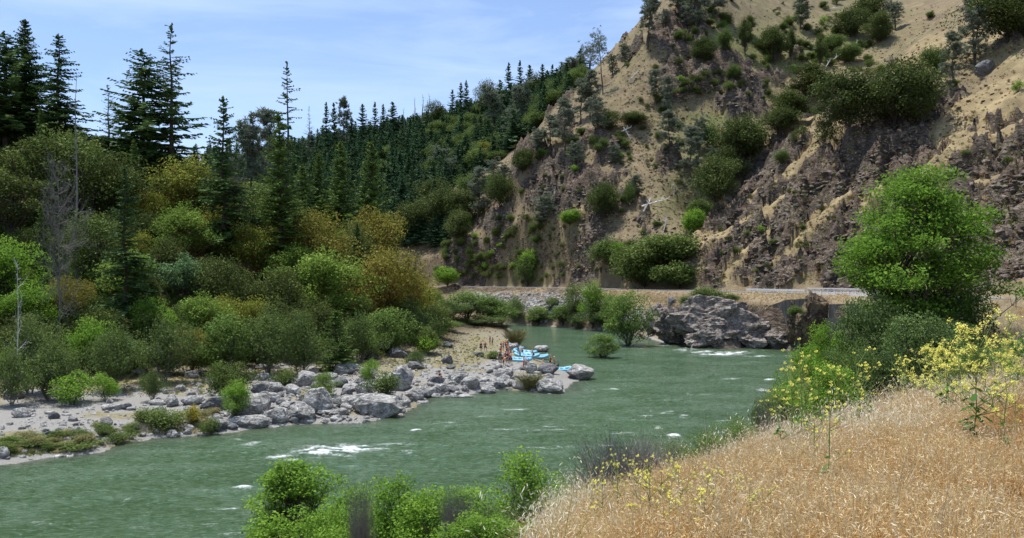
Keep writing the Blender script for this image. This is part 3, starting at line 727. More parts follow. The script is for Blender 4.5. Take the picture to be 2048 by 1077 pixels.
def conifer(seed, h=28, w=9, base=.12, gap=.9, nb=5, dens=1.0, droop=.25, up=.12, wood=None, leafm=None, thin=1.0, irr=.25, shape=1.0, sw=.24, dead=0, lean=0, top_sparse=0, prof=None):
    """trunk with whorls of boughs, each bough a drooping stem set with sprays of needles"""
    r = RG(seed); tb, cb = MB(), MB()
    m = 8; zz = np.linspace(-.5, h, m); px_ = np.c_[lean*zz+r.normal(0, .004*h, m), r.normal(0, .004*h, m), zz]; px_[0, :2] = 0
    R0 = .0115*h; pipe(tb, px_, np.linspace(R0*1.3, .02, m), 6, .5, 0)
    z = h*base; A = []; Dv = []; Wd = []; Ti = []; P0 = []; P1 = []; q0 = []; q1 = []
    while z < h*.985:
        t = (z-h*base)/(h*(1-base))
        if prof is not None: L0 = np.interp(t, *prof)*w/2
        else: L0 = w/2*((1-t)**shape)*(.55+.45*min(1, t/.12))+.15
        n = max(3, int(round(nb*(1+.5*(1-t)))))
        ph0 = r.uniform(0, 2*pi)
        for k in range(n):
            if r.random() > thin: continue
            a = ph0+2*pi*k/n+r.normal(0, .3); L = L0*r.uniform(1-irr*1.7, 1+irr*.6)
            if L < .12: L = .12
            hd = np.array([cos(a), sin(a), 0]); zb = z+r.uniform(-.5, .5)*gap
            cx = np.array([np.interp(zb, zz, px_[:, 0]), np.interp(zb, zz, px_[:, 1]), zb])
            ns = max(5, int(L*3.4*dens)); s_ = np.linspace(.10, 1, ns)
            rise = (.45*t+up)*L; dr = droop*L*(1-.5*t)
            def pt(s): return cx+hd*(L*s)[:, None]+np.c_[0*s, 0*s, rise*s-dr*s**1.6*1.6+.10*L*s**4]
            B = pt(s_)
            sp = pt(np.array([0, .35, .7, 1.0])); P0 += list(sp[:-1]); P1 += list(sp[1:]); rr_ = .012*L+.012; q0 += [rr_, rr_*.7, rr_*.45]; q1 += [rr_*.7, rr_*.45, .01]
            if dead and r.random() < dead: continue
            tl = (.16+.30*L*(1-s_*.70))*r.uniform(.7, 1.25, ns); tl = np.minimum(tl, 1.9)
            side = np.array([-hd[1], hd[0], 0])
            tnt = np.clip(.42+r.normal(0, .14)+.25*t*.5+r.normal(0, .12, ns)+.2*s_, 0, 1)
            for sg in (-1, 1):
                d = side*sg*r.uniform(.7, 1, ns)[:, None]+hd*r.uniform(.35, .8, ns)[:, None]+np.c_[np.zeros(ns), np.zeros(ns), r.uniform(-.45, .12, ns)]
                d /= np.linalg.norm(d, axis=1, keepdims=True)
                A.append(B); Dv.append(d*tl[:, None]); Wd.append(sw*r.uniform(.7, 1.3, ns)*np.clip(.35+.18*tl, .35, 1)); Ti.append(tnt)
            hang = r.random(ns) < .55; 
            d = hd*.45+np.c_[r.normal(0, .25, (ns, 2)), r.uniform(-.9, .1, ns)]
            A.append(B[hang]); Dv.append((d*(tl*.7)[:, None])[hang]); Wd.append(np.full(hang.sum(), sw*.8)); Ti.append(np.clip(tnt-.12, 0, 1)[hang])
            A.append(B[-1:]); Dv.append((hd*.4*max(.3, L*.12)+np.array([0, 0, .05]))[None]); Wd.append(np.array([sw])); Ti.append(tnt[-1:])
        z += gap*r.uniform(.7, 1.3)*(1-.45*t)
    k = 14; A.append(np.c_[np.full(k, px_[-1, 0]), np.full(k, px_[-1, 1]), np.linspace(h*.95, h, k)]); dd = unit(k, r)*.3; dd[:, 2] = .35; Dv.append(dd*np.linspace(1.3, .5, k)[:, None]); Wd.append(np.full(k, sw*.7)); Ti.append(np.full(k, .5))
    sticks(tb, P0, P1, q0, q1, 3, .5, 0)
    A = np.concatenate(A); blades(cb, A, np.concatenate(Dv), np.concatenate(Wd), r, np.concatenate(Ti), mat=0)
    return two('conifer', tb, cb, wood, leafm)

def greypine(seed, h=14, w=6, stems=2, base=.35, n=34, wood=None, leafm=None, lean=0.0, tuft=26, ln=.45):
    """open, leaning pine with wispy tufts on forked stems"""
    r = RG(seed); tb, cb = MB(), MB(); P0=[];P1=[];q0=[];q1=[]; A=[];D=[];T=[]
    for s_ in range(stems):
        a = r.uniform(0, 2*pi); sp = r.uniform(.05, .22)*(stems > 1)
        m = 7; f = np.linspace(0, 1, m); ht = h*(1 if s_ == 0 else r.uniform(.75, .97))
        fk = np.clip(f-.25, 0, 1)
        tp = np.c_[lean*ht*f+cos(a)*sp*ht*fk+r.normal(0, .008*h, m), sin(a)*sp*ht*fk+r.normal(0, .008*h, m), ht*f-.3*(f == 0)]; tp[0, :2] = 0
        R0 = .012*h; pipe(tb, tp, np.linspace(R0*1.2, R0*.18, m), 6, .5, 0)
        for k in range(n//stems):
            t = r.uniform(base, 1.0); t = t if t < .99 else .99; k0 = t*(m-1); i = int(k0); q = tp[i]+(tp[min(i+1, m-1)]-tp[i])*(k0-i)
            a2 = r.uniform(0, 2*pi); tt_ = (t-base)/(1-base); L = w/2*(.35+.65*sin(pi*min(1, tt_*.8+.25)))*r.uniform(.45, 1.1)/(1 if stems == 1 else 1.25)
            e = q+np.array([cos(a2)*L, sin(a2)*L, L*r.uniform(.1, .75)]); mid = (q+e)/2+[0, 0, -.08*L]
            P0 += [q, mid]; P1 += [mid, e]; q0 += [R0*.28, R0*.18]; q1 += [R0*.18, .012]
            for j in range(5):
                c = mid+(e-mid)*r.uniform(.1, 1.1)+r.normal(0, .10*w, 3)*[1, 1, .7]; P0.append(mid+(e-mid)*r.uniform(0, .8)); P1.append(c); q0.append(.02); q1.append(.008)
                nn = tuft; d = unit(nn, r); d[:, 2] = d[:, 2]*.7+.25
                A.append(c+r.normal(0, .12, (nn, 3))); D.append(d*ln*r.uniform(.7, 1.3, nn)[:, None]); T.append(np.clip(.45+r.normal(0, .12)+r.normal(0, .15, nn), 0, 1))
    sticks(tb, P0, P1, q0, q1, 4, .5, 0)
    A = np.concatenate(A); blades(cb, A, np.concatenate(D), np.full(len(A), .055*ln/.45*1.3), r, np.concatenate(T), mat=0)
    return two('greypine', tb, cb, wood, leafm)

def snag(seed, h=14, w=5, nb=26, base=.2, wood=None, fork=2, lean=0, droop=0., twiggy=2, thick=1.0):
    r = RG(seed); tb = MB(); m = 8; f = np.linspace(0, 1, m)
    tp = np.c_[lean*h*f+np.cumsum(r.normal(0, .008*h, m)), np.cumsum(r.normal(0, .008*h, m)), h*f-.3*(f == 0)]; tp -= [tp[0, 0], tp[0, 1], 0]
    R0 = .013*h*thick; pipe(tb, tp, np.linspace(R0*1.2, R0*.15, m), 6, .5, 0)
    P0=[];P1=[];q0=[];q1=[]
    def br(q, d, L, rad, lv):
        n = 3; cur = q
        for i in range(n):
            d2 = d+r.normal(0, .16, 3)+np.array([0, 0, .10-droop]); d2 /= np.linalg.norm(d2); nx = cur+d2*L/n
            P0.append(cur); P1.append(nx); q0.append(rad*(1-i*.28)); q1.append(max(.006, rad*(1-(i+1)*.28)))
            if lv > 0:
                for _ in range(twiggy):
                    dd = d2+unit(1, r)[0]*.8; dd /= np.linalg.norm(dd); br(cur+(nx-cur)*r.uniform(.2, 1), dd, L*r.uniform(.3, .5), rad*.4, lv-1)
            cur = nx; d = d2
    for k in range(nb):
        t = r.uniform(base, .98); k0 = t*(m-1); i = int(k0); q = tp[i]+(tp[min(i+1, m-1)]-tp[i])*(k0-i); a = r.uniform(0, 2*pi)
        br(q, np.array([cos(a), sin(a), r.uniform(-.1, .7)-droop]), w/2*(1.15-t*.85)*r.uniform(.5, 1.1), R0*.32, fork-1)
    sticks(tb, P0, P1, q0, q1, 3, .5, 0)
    return (tb.mesh('snag_wood', [wood]), None)
def thicket(seed, h=2.5, w=3, n=60, wood=None, leafm=None, leaf=.14, nleaf=600, arch=.5, rad=.012, spread=.9, tipz=.25):
    """many stems from one foot, arching outward"""
    r = RG(seed); tb, cb = MB(), MB(); P0=[];P1=[];q0=[];q1=[];tips=[]
    for k in range(n):
        a = r.uniform(0, 2*pi); o = np.array([cos(a), sin(a), 0]); L = h*r.uniform(.55, 1.08); out = w/2*r.uniform(.1, 1)*spread
        b = o*r.uniform(0, .14)*w; s_ = np.linspace(0, 1, 5)
        pt = b+o*(out*s_**1.5)[:, None]+np.c_[0*s_, 0*s_, L*(s_-arch*.35*s_**2.5)]+r.normal(0, .02*h, (5, 3)); pt[0, 2] = -.15
        P0 += list(pt[:-1]); P1 += list(pt[1:]); q0 += list(np.linspace(rad, rad*.5, 4)); q1 += list(np.linspace(rad*.85, rad*.3, 4))
        for j in range(3):
            i = r.integers(1, 4); e = pt[i]+unit(1, r)[0]*h*.2+[0, 0, h*.08]; P0.append(pt[i]); P1.append(e); q0.append(rad*.5); q1.append(rad*.25); tips.append((pt[i]+e)/2); tips.append(e)
        for i in (2, 3, 4): tips.append(pt[i])
    sticks(tb, P0, P1, q0, q1, 3, r.uniform(0, 1, len(P0)), 0)
    if nleaf:
        tips = np.array(tips); c = tips[r.integers(0, len(tips), nleaf)]+r.normal(0, .06*h, (nleaf, 3)); c[:, 2] = np.abs(c[:, 2])
        leaves(cb, c, leaf, r, np.clip(r.normal(.5, .22, nleaf), 0, 1), mat=0)
    return two('thicket', tb, cb, wood, leafm)

# ---------------------------------------------------------------- planting
def solid(H, W0): return H, W0
PROTO = {}
def proto(key, meshes, h, w): PROTO[key] = (meshes, h, w)
RND = random.Random(7)
def plant(key, name, label, cat, loc, H, Wd, group=None, rz=None, single=False, part_names=('trunk', 'crown'), tiltx=0.0):
    (tm, cm), h, w = PROTO[key]
    e = bpy.data.objects.new(name, None); COL.objects.link(e); tag(e, label, cat, group)
    e.location = loc; e.rotation_euler = (0, tiltx, RND.uniform(0, 6.28) if rz is None else rz)
    e.scale = (Wd/w, Wd/w, H/h)
    if tm: obj(part_names[0], tm, parent=e)
    if cm: obj(part_names[1], cm, parent=e)
    return e
def at_depth(px, top, Y, wpx):
    X = Y*(px-1024)/F; z = gz(X, Y); zt = EYE+Y*(HZ-top)/F
    return (X, Y, z-.1), max(zt-z, .5), wpx*Y/F
def at_crown(px, top, Y0, wpx, ratio):
    """as at_depth, but stood far enough up the slope for the tree's height to suit its width"""
    best = None
    for Y in np.arange(Y0, Y0+90, 3.0):
        q = at_depth(px, top, float(Y), wpx)
        if best is None or q[1] < best[1]: best = q
        if q[1] <= ratio*q[2]: return q
    return best
def at_ground(px, base, top, wpx):
    h_ = hit(px, base)
    if h_ is None: return None
    X, Y, z = h_
    return (X, Y, z-.12), (base-top)*Y/F, wpx*Y/F
# ================================================================ prototypes
proto('fir_a', conifer(1, 28, 9.5, .05, .7, 7, 1.0, .22, .10, M_bark, M_fir, irr=.3, shape=.75, sw=.46), 28, 9.5)
proto('fir_b', conifer(2, 28, 10, .10, .9, 6, .95, .30, .10, M_bark, M_fir, irr=.38, thin=.88, shape=.7, sw=.44), 28, 10)
proto('fir_sparse', conifer(3, 32, 9, .22, 1.35, 4, .8, .30, .12, M_bark, M_fir, irr=.45, thin=.8, shape=.55, sw=.38), 32, 9)
proto('fir_wide', conifer(4, 30, 15, .18, 1.0, 6, 1.0, .16, .16, M_bark, M_fir, irr=.4, thin=.9, shape=.7, sw=.50), 30, 15)
proto('fir_thin_top', conifer(5, 26, 7, .30, 1.25, 4, .9, .32, .10, M_bark, M_fir, irr=.35, thin=.85, shape=.6, sw=.36), 26, 7)
proto('fir_light', conifer(6, 24, 9, .06, .8, 6, 1.0, .2, .14, M_bark, M_firl, irr=.25, sw=.42, shape=.8), 24, 9)
proto('fir_light_b', conifer(7, 22, 9, .05, .8, 6, 1.0, .24, .14, M_bark, M_firl, irr=.35, sw=.42, shape=.8), 22, 9)
proto('fir_pale', conifer(8, 22, 9, .15, 1.2, 4, .7, .2, .2, M_bark, M_gpine, irr=.3, thin=.85, sw=.15), 22, 9)
proto('fir_young', conifer(9, 6, 4, .02, .38, 7, 2.2, .2, .16, M_bark, M_firl, irr=.2, sw=.16), 6, 4)
proto('far_fir_a', conifer(10, 20, 8, .04, 1.2, 5, .6, .22, .1, M_bark, M_ffir, irr=.3, sw=.95, shape=.8), 20, 8)
proto('far_fir_b', conifer(11, 20, 7.5, .06, 1.2, 5, .6, .25, .1, M_bark, M_ffir, irr=.4, sw=.9, shape=.8), 20, 7.5)
proto('far_fir_c', conifer(12, 20, 9, .04, 1.2, 5, .6, .2, .1, M_bark, M_ffir, irr=.3, sw=1.0, shape=.85), 20, 7.5)
proto('mad_y', broad(20, 11, 10, .1, 58, 150, .30, wood=M_redbark, leafm=M_mad, lump=.16), 11, 10)
proto('mad_o', broad(21, 11, 11, .08, 64, 150, .30, wood=M_redbark, leafm=M_mado, lump=.15), 11, 11)
proto('mad_g', broad(22, 11, 9, .06, 58, 150, .30, wood=M_redbark, leafm=M_madg, lump=.16), 11, 9)
proto('oak_a', broad(23, 9, 9, .04, 60, 150, .26, wood=M_bark, leafm=M_oak, lump=.16), 9, 9)
proto('oak_b', broad(24, 9, 10, .04, 56, 150, .26, wood=M_bark, leafm=M_oak, lump=.18, flat=.6), 9, 10)
proto('oak_tall', broad(25, 12, 8, .14, 46, 150, .28, wood=M_bark, leafm=M_oak, lump=.16), 12, 8)
M_hoak = leaf_mat('hill_oak_leaves', (.040,.056,.016), (.072,.096,.027), (.105,.13,.038), .2)
M_hscrub = leaf_mat('hill_scrub_leaves', (.055,.085,.022), (.10,.145,.038), (.14,.185,.055), .2)
proto('hoak_a', broad(123, 7, 8.5, .0, 70, 150, .30, wood=M_bark, leafm=M_hoak, lump=.17, top=.7), 7, 8.5)
proto('hoak_b', broad(124, 7, 9, .02, 70, 150, .30, wood=M_bark, leafm=M_hoak, lump=.18, flat=.6, top=.6), 7, 9)
proto('hoak_s', broad(126, 7, 8.5, .0, 70, 150, .30, wood=M_bark, leafm=M_hscrub, lump=.17, top=.7), 7, 8.5)
proto('hoak_tall', broad(125, 11, 7, .03, 70, 150, .30, wood=M_bark, leafm=M_hoak, lump=.17, top=.9), 11, 7)
proto('hbright', broad(127, 7, 8.5, .0, 70, 150, .30, wood=M_bark, leafm=M_bright, lump=.17, top=.7), 7, 8.5)
proto('oak_scrub', broad(26, 9, 9, .1, 46, 140, .26, wood=M_bark, leafm=M_scrub, lump=.16), 9, 9)
proto('blue', broad(27, 8, 8, .15, 40, 130, .30, wood=M_bark, leafm=M_blue, lump=.16, flat=.5), 8, 8)
proto('bright', broad(28, 8, 7, .02, 56, 130, .24, wood=M_bark, leafm=M_bright, lump=.15), 8, 7)
proto('willow', broad(29, 6, 6, .02, 60, 120, .20, wood=M_bark, leafm=M_will, lump=.14, stems=3), 6, 6)
proto('willow_g', broad(30, 5, 7, .0, 70, 120, .19, wood=M_greytwig, leafm=M_willg, lump=.14, stems=4, twig=3, top=.6), 5, 7)
proto('bush_g', broad(31, 3, 4, .0, 26, 110, .16, wood=M_bark, leafm=M_bright, lump=.18, stems=3), 3, 4)
proto('bush_s', broad(32, 2.4, 3.4, .0, 24, 100, .16, wood=M_bark, leafm=M_scrub, lump=.2, stems=3), 2.4, 3.4)
proto('bush_o', broad(33, 2.4, 3.2, .0, 24, 100, .15, wood=M_bark, leafm=M_oak, lump=.2, stems=2), 2.4, 3.2)
proto('bush_y', broad(34, 2, 3, .0, 22, 100, .13, wood=M_bark, leafm=M_broom, lump=.18, stems=3), 2, 3)
proto('bush_tiny', broad(35, 1.2, 1.6, .0, 9, 34, .20, wood=M_bark, leafm=M_scrub, lump=.25, twig=0), 1.2, 1.6)
proto('bush_tinyg', broad(36, 1.2, 1.6, .0, 9, 34, .20, wood=M_bark, leafm=M_will, lump=.25, twig=0), 1.2, 1.6)
proto('gpine_a', greypine(40, 14, 6.5, 2, .3, 40, M_bark, M_gpine, tuft=34, ln=.6), 14, 6.5)
proto('gpine_b', greypine(41, 14, 5, 1, .25, 38, M_bark, M_gpine, lean=.06, tuft=34, ln=.6), 14, 5)
proto('gpine_c', greypine(42, 14, 7.5, 3, .15, 48, M_bark, M_gpine, tuft=34, ln=.6), 14, 7.5)
proto('gpine_top', greypine(43, 16, 7, 2, .6, 26, M_bark, M_gpine, lean=-.12, tuft=18), 16, 7)
proto('snag_a', snag(50, 14, 5, 22, .25, M_greytwig), 14, 5)
proto('snag_b', snag(51, 16, 3, 16, .4, M_greytwig, fork=1), 16, 3)
proto('snag_bare', snag(52, 9, 9, 44, .12, M_greytwig, fork=3, twiggy=3, thick=.7), 9, 9)
proto('snag_white', snag(53, 6, 5, 14, .3, M_whitewood, fork=2, droop=.05), 6, 5)
proto('twigs', thicket(60, 2.4, 3.4, 90, M_greytwig, M_willg, nleaf=150), 2.4, 3.4)
proto('twigs_leafy', thicket(61, 2.6, 3.4, 80, M_greytwig, M_willg, nleaf=1500, leaf=.15), 2.6, 3.4)
proto('reeds', thicket(62, 1.6, 2.2, 320, M_reed, M_will, nleaf=0, arch=.4, rad=.02, spread=1.0), 1.6, 2.2)
proto('vine_mass', broad(63, 5, 9, .0, 90, 110, .36, wood=M_bark, leafm=M_scrub, lump=.15, flat=.6, top=.5), 5, 9)

# ================================================================ left bank, tree by tree: kind, px, top py, depth, width px, label
LEFT = [
 ('fir_wide',12,62,122,150,'fir_tree','tall dark fir tree cut by the left edge of the picture','conifer'),
 ('fir_a',50,38,126,95,'fir_tree','tall dark pointed fir, second from the left edge','conifer'),
 ('fir_b',118,68,122,105,'fir_tree','tall layered fir tree with the thin dead pole beside it','conifer'),
 ('snag_b',153,148,128,36,'dead_tree','thin dead pole standing right of the layered fir on the left','dead tree'),
 ('fir_pale',216,170,170,70,'pine_tree','small pale grey pine on the skyline between the left firs and the broad fir','pine'),
 ('fir_wide',288,98,126,185,'fir_tree','broad irregular dark fir directly left of the tallest thin fir','conifer'),
 ('fir_sparse',344,47,124,96,'fir_tree','tallest thin fir with sparse open boughs against the sky','conifer'),
 ('fir_b',447,192,148,100,'fir_tree','medium open fir standing alone on the skyline above the grey bare branches','conifer'),
 ('fir_thin_top',575,126,165,62,'fir_tree','slender fir with a bare pole top rising above the dense cone shaped fir','conifer'),
 ('fir_light',560,226,150,100,'fir_tree','dense dark green cone shaped fir in front of the slender one','conifer'),
 ('gpine_a',505,240,200,50,'pine_tree','greyish pine on the skyline left of the dense cone shaped fir','pine'),
 ('gpine_b',528,226,215,36,'pine_tree','slim greyish pine just left of the slender bare topped fir','pine'),
 ('snag_b',418,290,170,22,'dead_tree','thin dead stick on the skyline left of the lone medium fir','dead tree'),
 ('fir_light_b',637,305,195,62,'fir_tree','green fir left of the two bright pointed firs before the far ridge','conifer'),
 ('fir_light',680,284,188,76,'fir_tree','bright pointed fir, left one of a pair before the far ridge','conifer'),
 ('fir_light',742,284,190,88,'fir_tree','bright pointed fir, right one of a pair before the far ridge','conifer'),
 ('fir_light_b',605,330,180,70,'fir_tree','green fir low behind the dense cone shaped fir','conifer'),
 ('oak_tall',65,262,108,130,'oak_tree','large olive green tree below the leftmost firs','tree'),
 ('oak_scrub',150,255,116,150,'oak_tree','domed olive tree with bare grey twigs across its front','tree'),
 ('snag_bare',120,330,112,150,'dead_tree','sprawling bare grey tree in front of the olive trees at left','dead tree'),
 ('oak_a',225,290,128,110,'oak_tree','dark olive tree under the small pale skyline pine','tree'),
 ('fir_b',290,250,120,120,'fir_tree','dark shaggy fir below the broad irregular one','conifer'),
 ('mad_y',372,302,128,120,'madrone_tree','golden yellow topped madrone below the tallest thin fir','tree'),
 ('mad_g',372,396,112,95,'madrone_tree','bright yellow green madrone in the middle of the left bank wood','tree'),
 ('snag_bare',470,330,150,80,'dead_tree','bare grey tree with arching branches below the lone medium fir','dead tree'),
 ('oak_scrub',505,360,145,110,'oak_tree','rounded olive tree below the dense cone shaped fir','tree'),
 ('mad_y',505,440,118,90,'madrone_tree','yellow green madrone left of the big orange tinged ones','tree'),
 ('mad_y',440,400,132,90,'madrone_tree','dull green madrone behind the bright one in mid wood','tree'),
 ('mad_o',628,408,140,125,'madrone_tree','large madrone with orange tinged dome, left one of the pair','tree'),
 ('mad_o',738,405,142,115,'madrone_tree','large madrone with orange tinged dome, right one of the pair','tree'),
 ('mad_g',655,486,125,130,'madrone_tree','broad bright green madrone in front of the orange tinged pair','tree'),
 ('mad_o',775,482,133,125,'madrone_tree','rust and olive madrone at the right of the wood near the road','tree'),
 ('mad_y',815,540,136,85,'madrone_tree','small yellowish madrone ending the wood beside the far road','tree'),
 ('mad_g',255,492,98,100,'madrone_tree','tall leafy green tree with blue green top near the rocks on the left','tree'),
 ('blue',262,490,104,80,'tree','blue green crown peeping over the tall leafy tree on the left','tree'),
 ('blue',366,496,106,88,'tree','blue green flat topped tree in the middle of the left bank','tree'),
 ('mad_o',128,545,94,80,'madrone_tree','small orange tinged madrone on a leaning red trunk at the left','tree'),
 ('bright',15,470,92,100,'tree','bright green tree at the left edge above the bare white snag','tree'),
 ('bright',60,560,90,80,'bush','bright green bush behind the leaning red trunk','bush'),
 ('snag_white',35,520,86,70,'dead_tree','bleached white snag at the left edge of the wood','dead tree'),
 ('oak_a',435,500,120,100,'oak_tree','dark oak between the blue green tree and the yellow green madrone','tree'),
 ('oak_a',560,520,124,100,'oak_tree','dark oak in shade left of the broad bright madrone','tree'),
 ('oak_tall',20,330,120,120,'oak_tree','dark tree at the left edge below the firs','tree'),
 ('fir_light_b',82,410,106,44,'fir_tree','narrow bright young fir among the bare grey branches at left','conifer'),
 ('fir_young',672,622,112,76,'fir_tree','small dense young fir at the back of the boulder field','conifer'),
 ('oak_scrub',200,420,118,120,'oak_tree','olive tree in the dim middle of the left wood','tree'),
 ('fir_b',250,330,116,90,'fir_tree','dark fir with a leaning trunk in the left wood','conifer'),
 ('oak_tall',420,340,150,100,'oak_tree','dark olive tree on the rise behind the bright madrones','tree'),
 ('oak_scrub',590,400,165,80,'oak_tree','olive tree behind the orange tinged madrones','tree'),
 ('oak_b',700,440,160,90,'oak_tree','green oak peeping between the two orange tinged domes','tree'),
 ('mad_g',585,480,132,80,'madrone_tree','green madrone tucked left under the orange tinged pair','tree'),
]
planted = []
LEFTO = []; fillers = []
for k, px, top, Y, wpx, nm, lb, ct in LEFT:
    if k[:3] == 'fir' and Y < 135 and wpx > 60 and top < 300: Y += 45
    if k[:3] in ('mad', 'oak', 'blu', 'bri'): loc, H, Wd = at_crown(px, top, Y-16, wpx*1.32, 1.15)
    elif k.startswith('snag'): loc, H, Wd = at_depth(px, top, Y, wpx)
    else: loc, H, Wd = at_crown(px, top, Y, wpx*1.45, 3.6 if 'sparse' in k or 'thin' in k else 2.9)
    planted.append((loc[0], loc[1], Wd)); LEFTO.append(plant(k, nm, lb, ct, loc, H, Wd))
# shrubs along the foot of the wood
LOWSH = [('willow_g',60,640,92,120,'grey green willow scrub at the foot of the left wood'),('bright',180,630,92,90,'bright green shrub above the sand on the left'),('willow_g',230,655,95,110,'spreading grey green shrub above the sand'),
 ('bush_g',145,740,85,95,'dark green rounded bush overhanging the grey sand'),('bush_g',212,742,88,60,'second rounded bush at the top of the grey sand'),('willow_g',330,640,100,110,'feathery grey green shrub in mid bank'),
 ('willow',450,620,106,120,'feathery green willow below the dark oak'),('willow_g',540,620,108,120,'grey green feathery willow behind the dark grey boulder'),('willow_g',600,628,106,100,'spiky green willow beside the young fir'),
 ('mad_o',385,650,100,70,'orange tinged bush in the middle of the bank'),('mad_o',630,610,116,40,'straw coloured bush behind the young fir'),('bright',300,590,100,80,'green sapling under the tall leafy tree'),
 ('willow_g',720,630,122,90,'grey green shrub right of the young fir'),('willow',770,610,132,110,'green willow at the top of the gravel bar'),('willow_g',820,600,145,100,'grey green willow before the far road'),
 ('bush_o',470,720,92,70,'dark low bush behind the cluster of boulders'),('willow_g',100,690,88,120,'low feathery scrub above the sand at the left'),('willow_g',20,700,84,90,'low scrub at the left edge above the sand'),
 ('willow_g',305,740,88,50,'wispy grey shrub beside the pale boulders'),('bright',475,755,79,60,'bright green sapling growing among the big boulders'),('bush_s',440,725,90,60,'scrubby bush behind the bright sapling'),
 ('bush_g',866,672,150,22,'small round bright bush on the open gravel bar'),('bush_g',738,715,104,40,'small green sapling behind the round boulder'),('willow',985,700,132,34,'green sapling in front of the rafting party'),
 ('bush_s',770,745,92,70,'low green scrub beside the round boulder'),('bush_s',640,770,86,60,'green scrub between the grey boulders'),('willow',930,578,200,100,'tall bright green willow on the point of the bar'),
 ('twigs_leafy',1005,645,200,60,'brown scrub where the bar meets the river behind the rafters'),('willow',1000,600,215,60,'small green willow at the very tip of the bar'),('willow',985,588,205,70,'bright green willow at the tip of the wood near the water'),('willow_g',890,600,190,90,'grey green willow left of the bright ones'),('willow_g',960,630,195,90,'low grey shrub beneath the bright willows'),
 ('willow',880,640,175,90,'pale green shrub edging the gravel bar'),('twigs_leafy',1020,665,188,50,'brown reed clump at the water behind the people'),('willow_g',690,660,122,60,'low grey green shrub behind the boulder field'),
 ('bush_y',385,796,76,40,'yellow flowering broom bush at the water edge'),('bush_s',330,805,74.5,100,'low tangled green scrub at the water edge'),('bush_s',290,815,75.5,60,'green scrub beside the washed up branches'),
 ('bush_s',420,835,74.5,50,'brownish green scrub right of the yellow broom'),('bush_s',70,870,68.5,130,'low green weeds along the left shore'),('bush_s',150,885,67.5,110,'low brown weeds along the left shore'),
 ('bush_s',0,885,66,120,'low weeds on the shore at the left edge'),('bush_s',240,862,70.5,60,'small scrub on the shore below the sand'),('twigs',280,840,73.5,60,'dead brush washed up on the left shore'),
 ('willow',650,740,92,50,'small willow growing among the grey boulders'),('bush_s',570,738,96,50,'small scrub on the grass behind the boulders'),('willow_g',830,700,118,40,'wispy shrub beside the dark boulders'),
]
for k, px, top, Y, wpx, lb in LOWSH:
    loc, H, Wd = at_crown(px, top, Y, wpx*1.15, 1.3) if px < 860 else at_depth(px, top, Y, wpx*1.3)
    if k in ('bush_s','bush_y') and Y < 80: loc, H, Wd = at_depth(px, top, Y, wpx); H = min(H, 1.9)
    plant(k, 'bush', lb, 'bush', loc, H, Wd)
# the wood behind them: fillers
r = RG(5); cnt = 0
kinds = ['oak_a','oak_b','oak_scrub','fir_b','fir_a','mad_y','oak_tall','mad_g','fir_light_b','willow_g','oak_scrub']
placed = [(a, b) for a, b, c in planted]
tries = 0
while cnt < 235 and tries < 6000:
    tries += 1
    Y = r.uniform(104, 245); px = r.uniform(-330, 880); X = Y*(px-1024)/F
    if any((X-a)**2+(Y-b)**2 < 4.4**2 for a, b in placed): continue
    z = gz(X, Y)
    if z < 2.6: continue
    k = kinds[r.integers(len(kinds))]
    H = {'f': r.uniform(11, 19), 'o': r.uniform(6, 9), 'm': r.uniform(7, 10), 'w': r.uniform(3, 5)}[k[0]]
    # stay below the photographed skyline
    sky = np.interp(px, [-330,0,60,110,180,260,300,350,400,440,520,580,640,720,800,880], [60,150,200,230,265,265,290,330,330,340,370,390,400,430,480,590])
    lim = EYE+Y*(HZ-sky)/F-z
    if lim < 3: continue
    H = min(H, lim); 
    if k[0] == 'f' and (H < 9 or Y < 150): k = 'oak_a'; H = min(H, 8)
    Wd = H*{'f': .38, 'o': 1.0, 'm': .9, 'w': 1.3}[k[0]]
    placed.append((X, Y)); cnt += 1
    names = {'f': ('fir_tree', 'dark fir crowded among the trees of the left bank wood', 'conifer', 'firs filling the left bank wood'),
             'o': ('oak_tree', 'dark green oak crowded in the left bank wood', 'tree', 'oaks filling the left bank wood'),
             'm': ('madrone_tree', 'yellow green madrone deep in the left bank wood', 'tree', 'madrones filling the left bank wood'),
             'w': ('bush', 'grey green shrub under the trees of the left bank', 'bush', 'undergrowth shrubs of the left bank wood')}[k[0]]
    o_ = plant(k, names[0], names[1], names[2], (X, Y, z-.2), H, Wd, names[3]); o_['label_kind'] = {'f': 'dark fir', 'o': 'dark green oak', 'm': 'yellow green madrone', 'w': 'grey green shrub'}[k[0]]; fillers.append(o_)

relabel(fillers, LEFTO)

# ================================================================ far ridge forest
def farmesh(key, nm):
    (tm, cm), h, w = PROTO[key]
    return cm, tm, h, w
FF = [] and [farmesh(k, 'x') for k in ('far_fir_a', 'far_fir_b', 'far_fir_c')]
r = RG(8); far_pts = []
def forest_ok(X, Y):
    px = 1024+F*X/Y
    if Y < 400: return px < 905 and Y > 330
    return px < 1168
cand = []
t0 = 0
while len(cand) < 2600:
    Y = r.uniform(345, 690)**1; px = r.uniform(380, 1170)
    if forest_ok(Y*(px-1024)/F, Y): cand.append((Y*(px-1024)/F, Y))
    t0 += 1
cand = np.array(cand); cz = gfast(cand[:, 0], cand[:, 1])
cpx = 1024+F*cand[:, 0]/cand[:, 1]; cpy = HZ-F*(cz-EYE)/cand[:, 1]
ok = cpy < 500
cand, cz, cpx, cpy = cand[ok], cz[ok], cpx[ok], cpy[ok]
size = r.uniform(8, 16, len(cand)); tall_ = r.random(len(cand)) < .12; size = np.where(tall_, size+5, size)
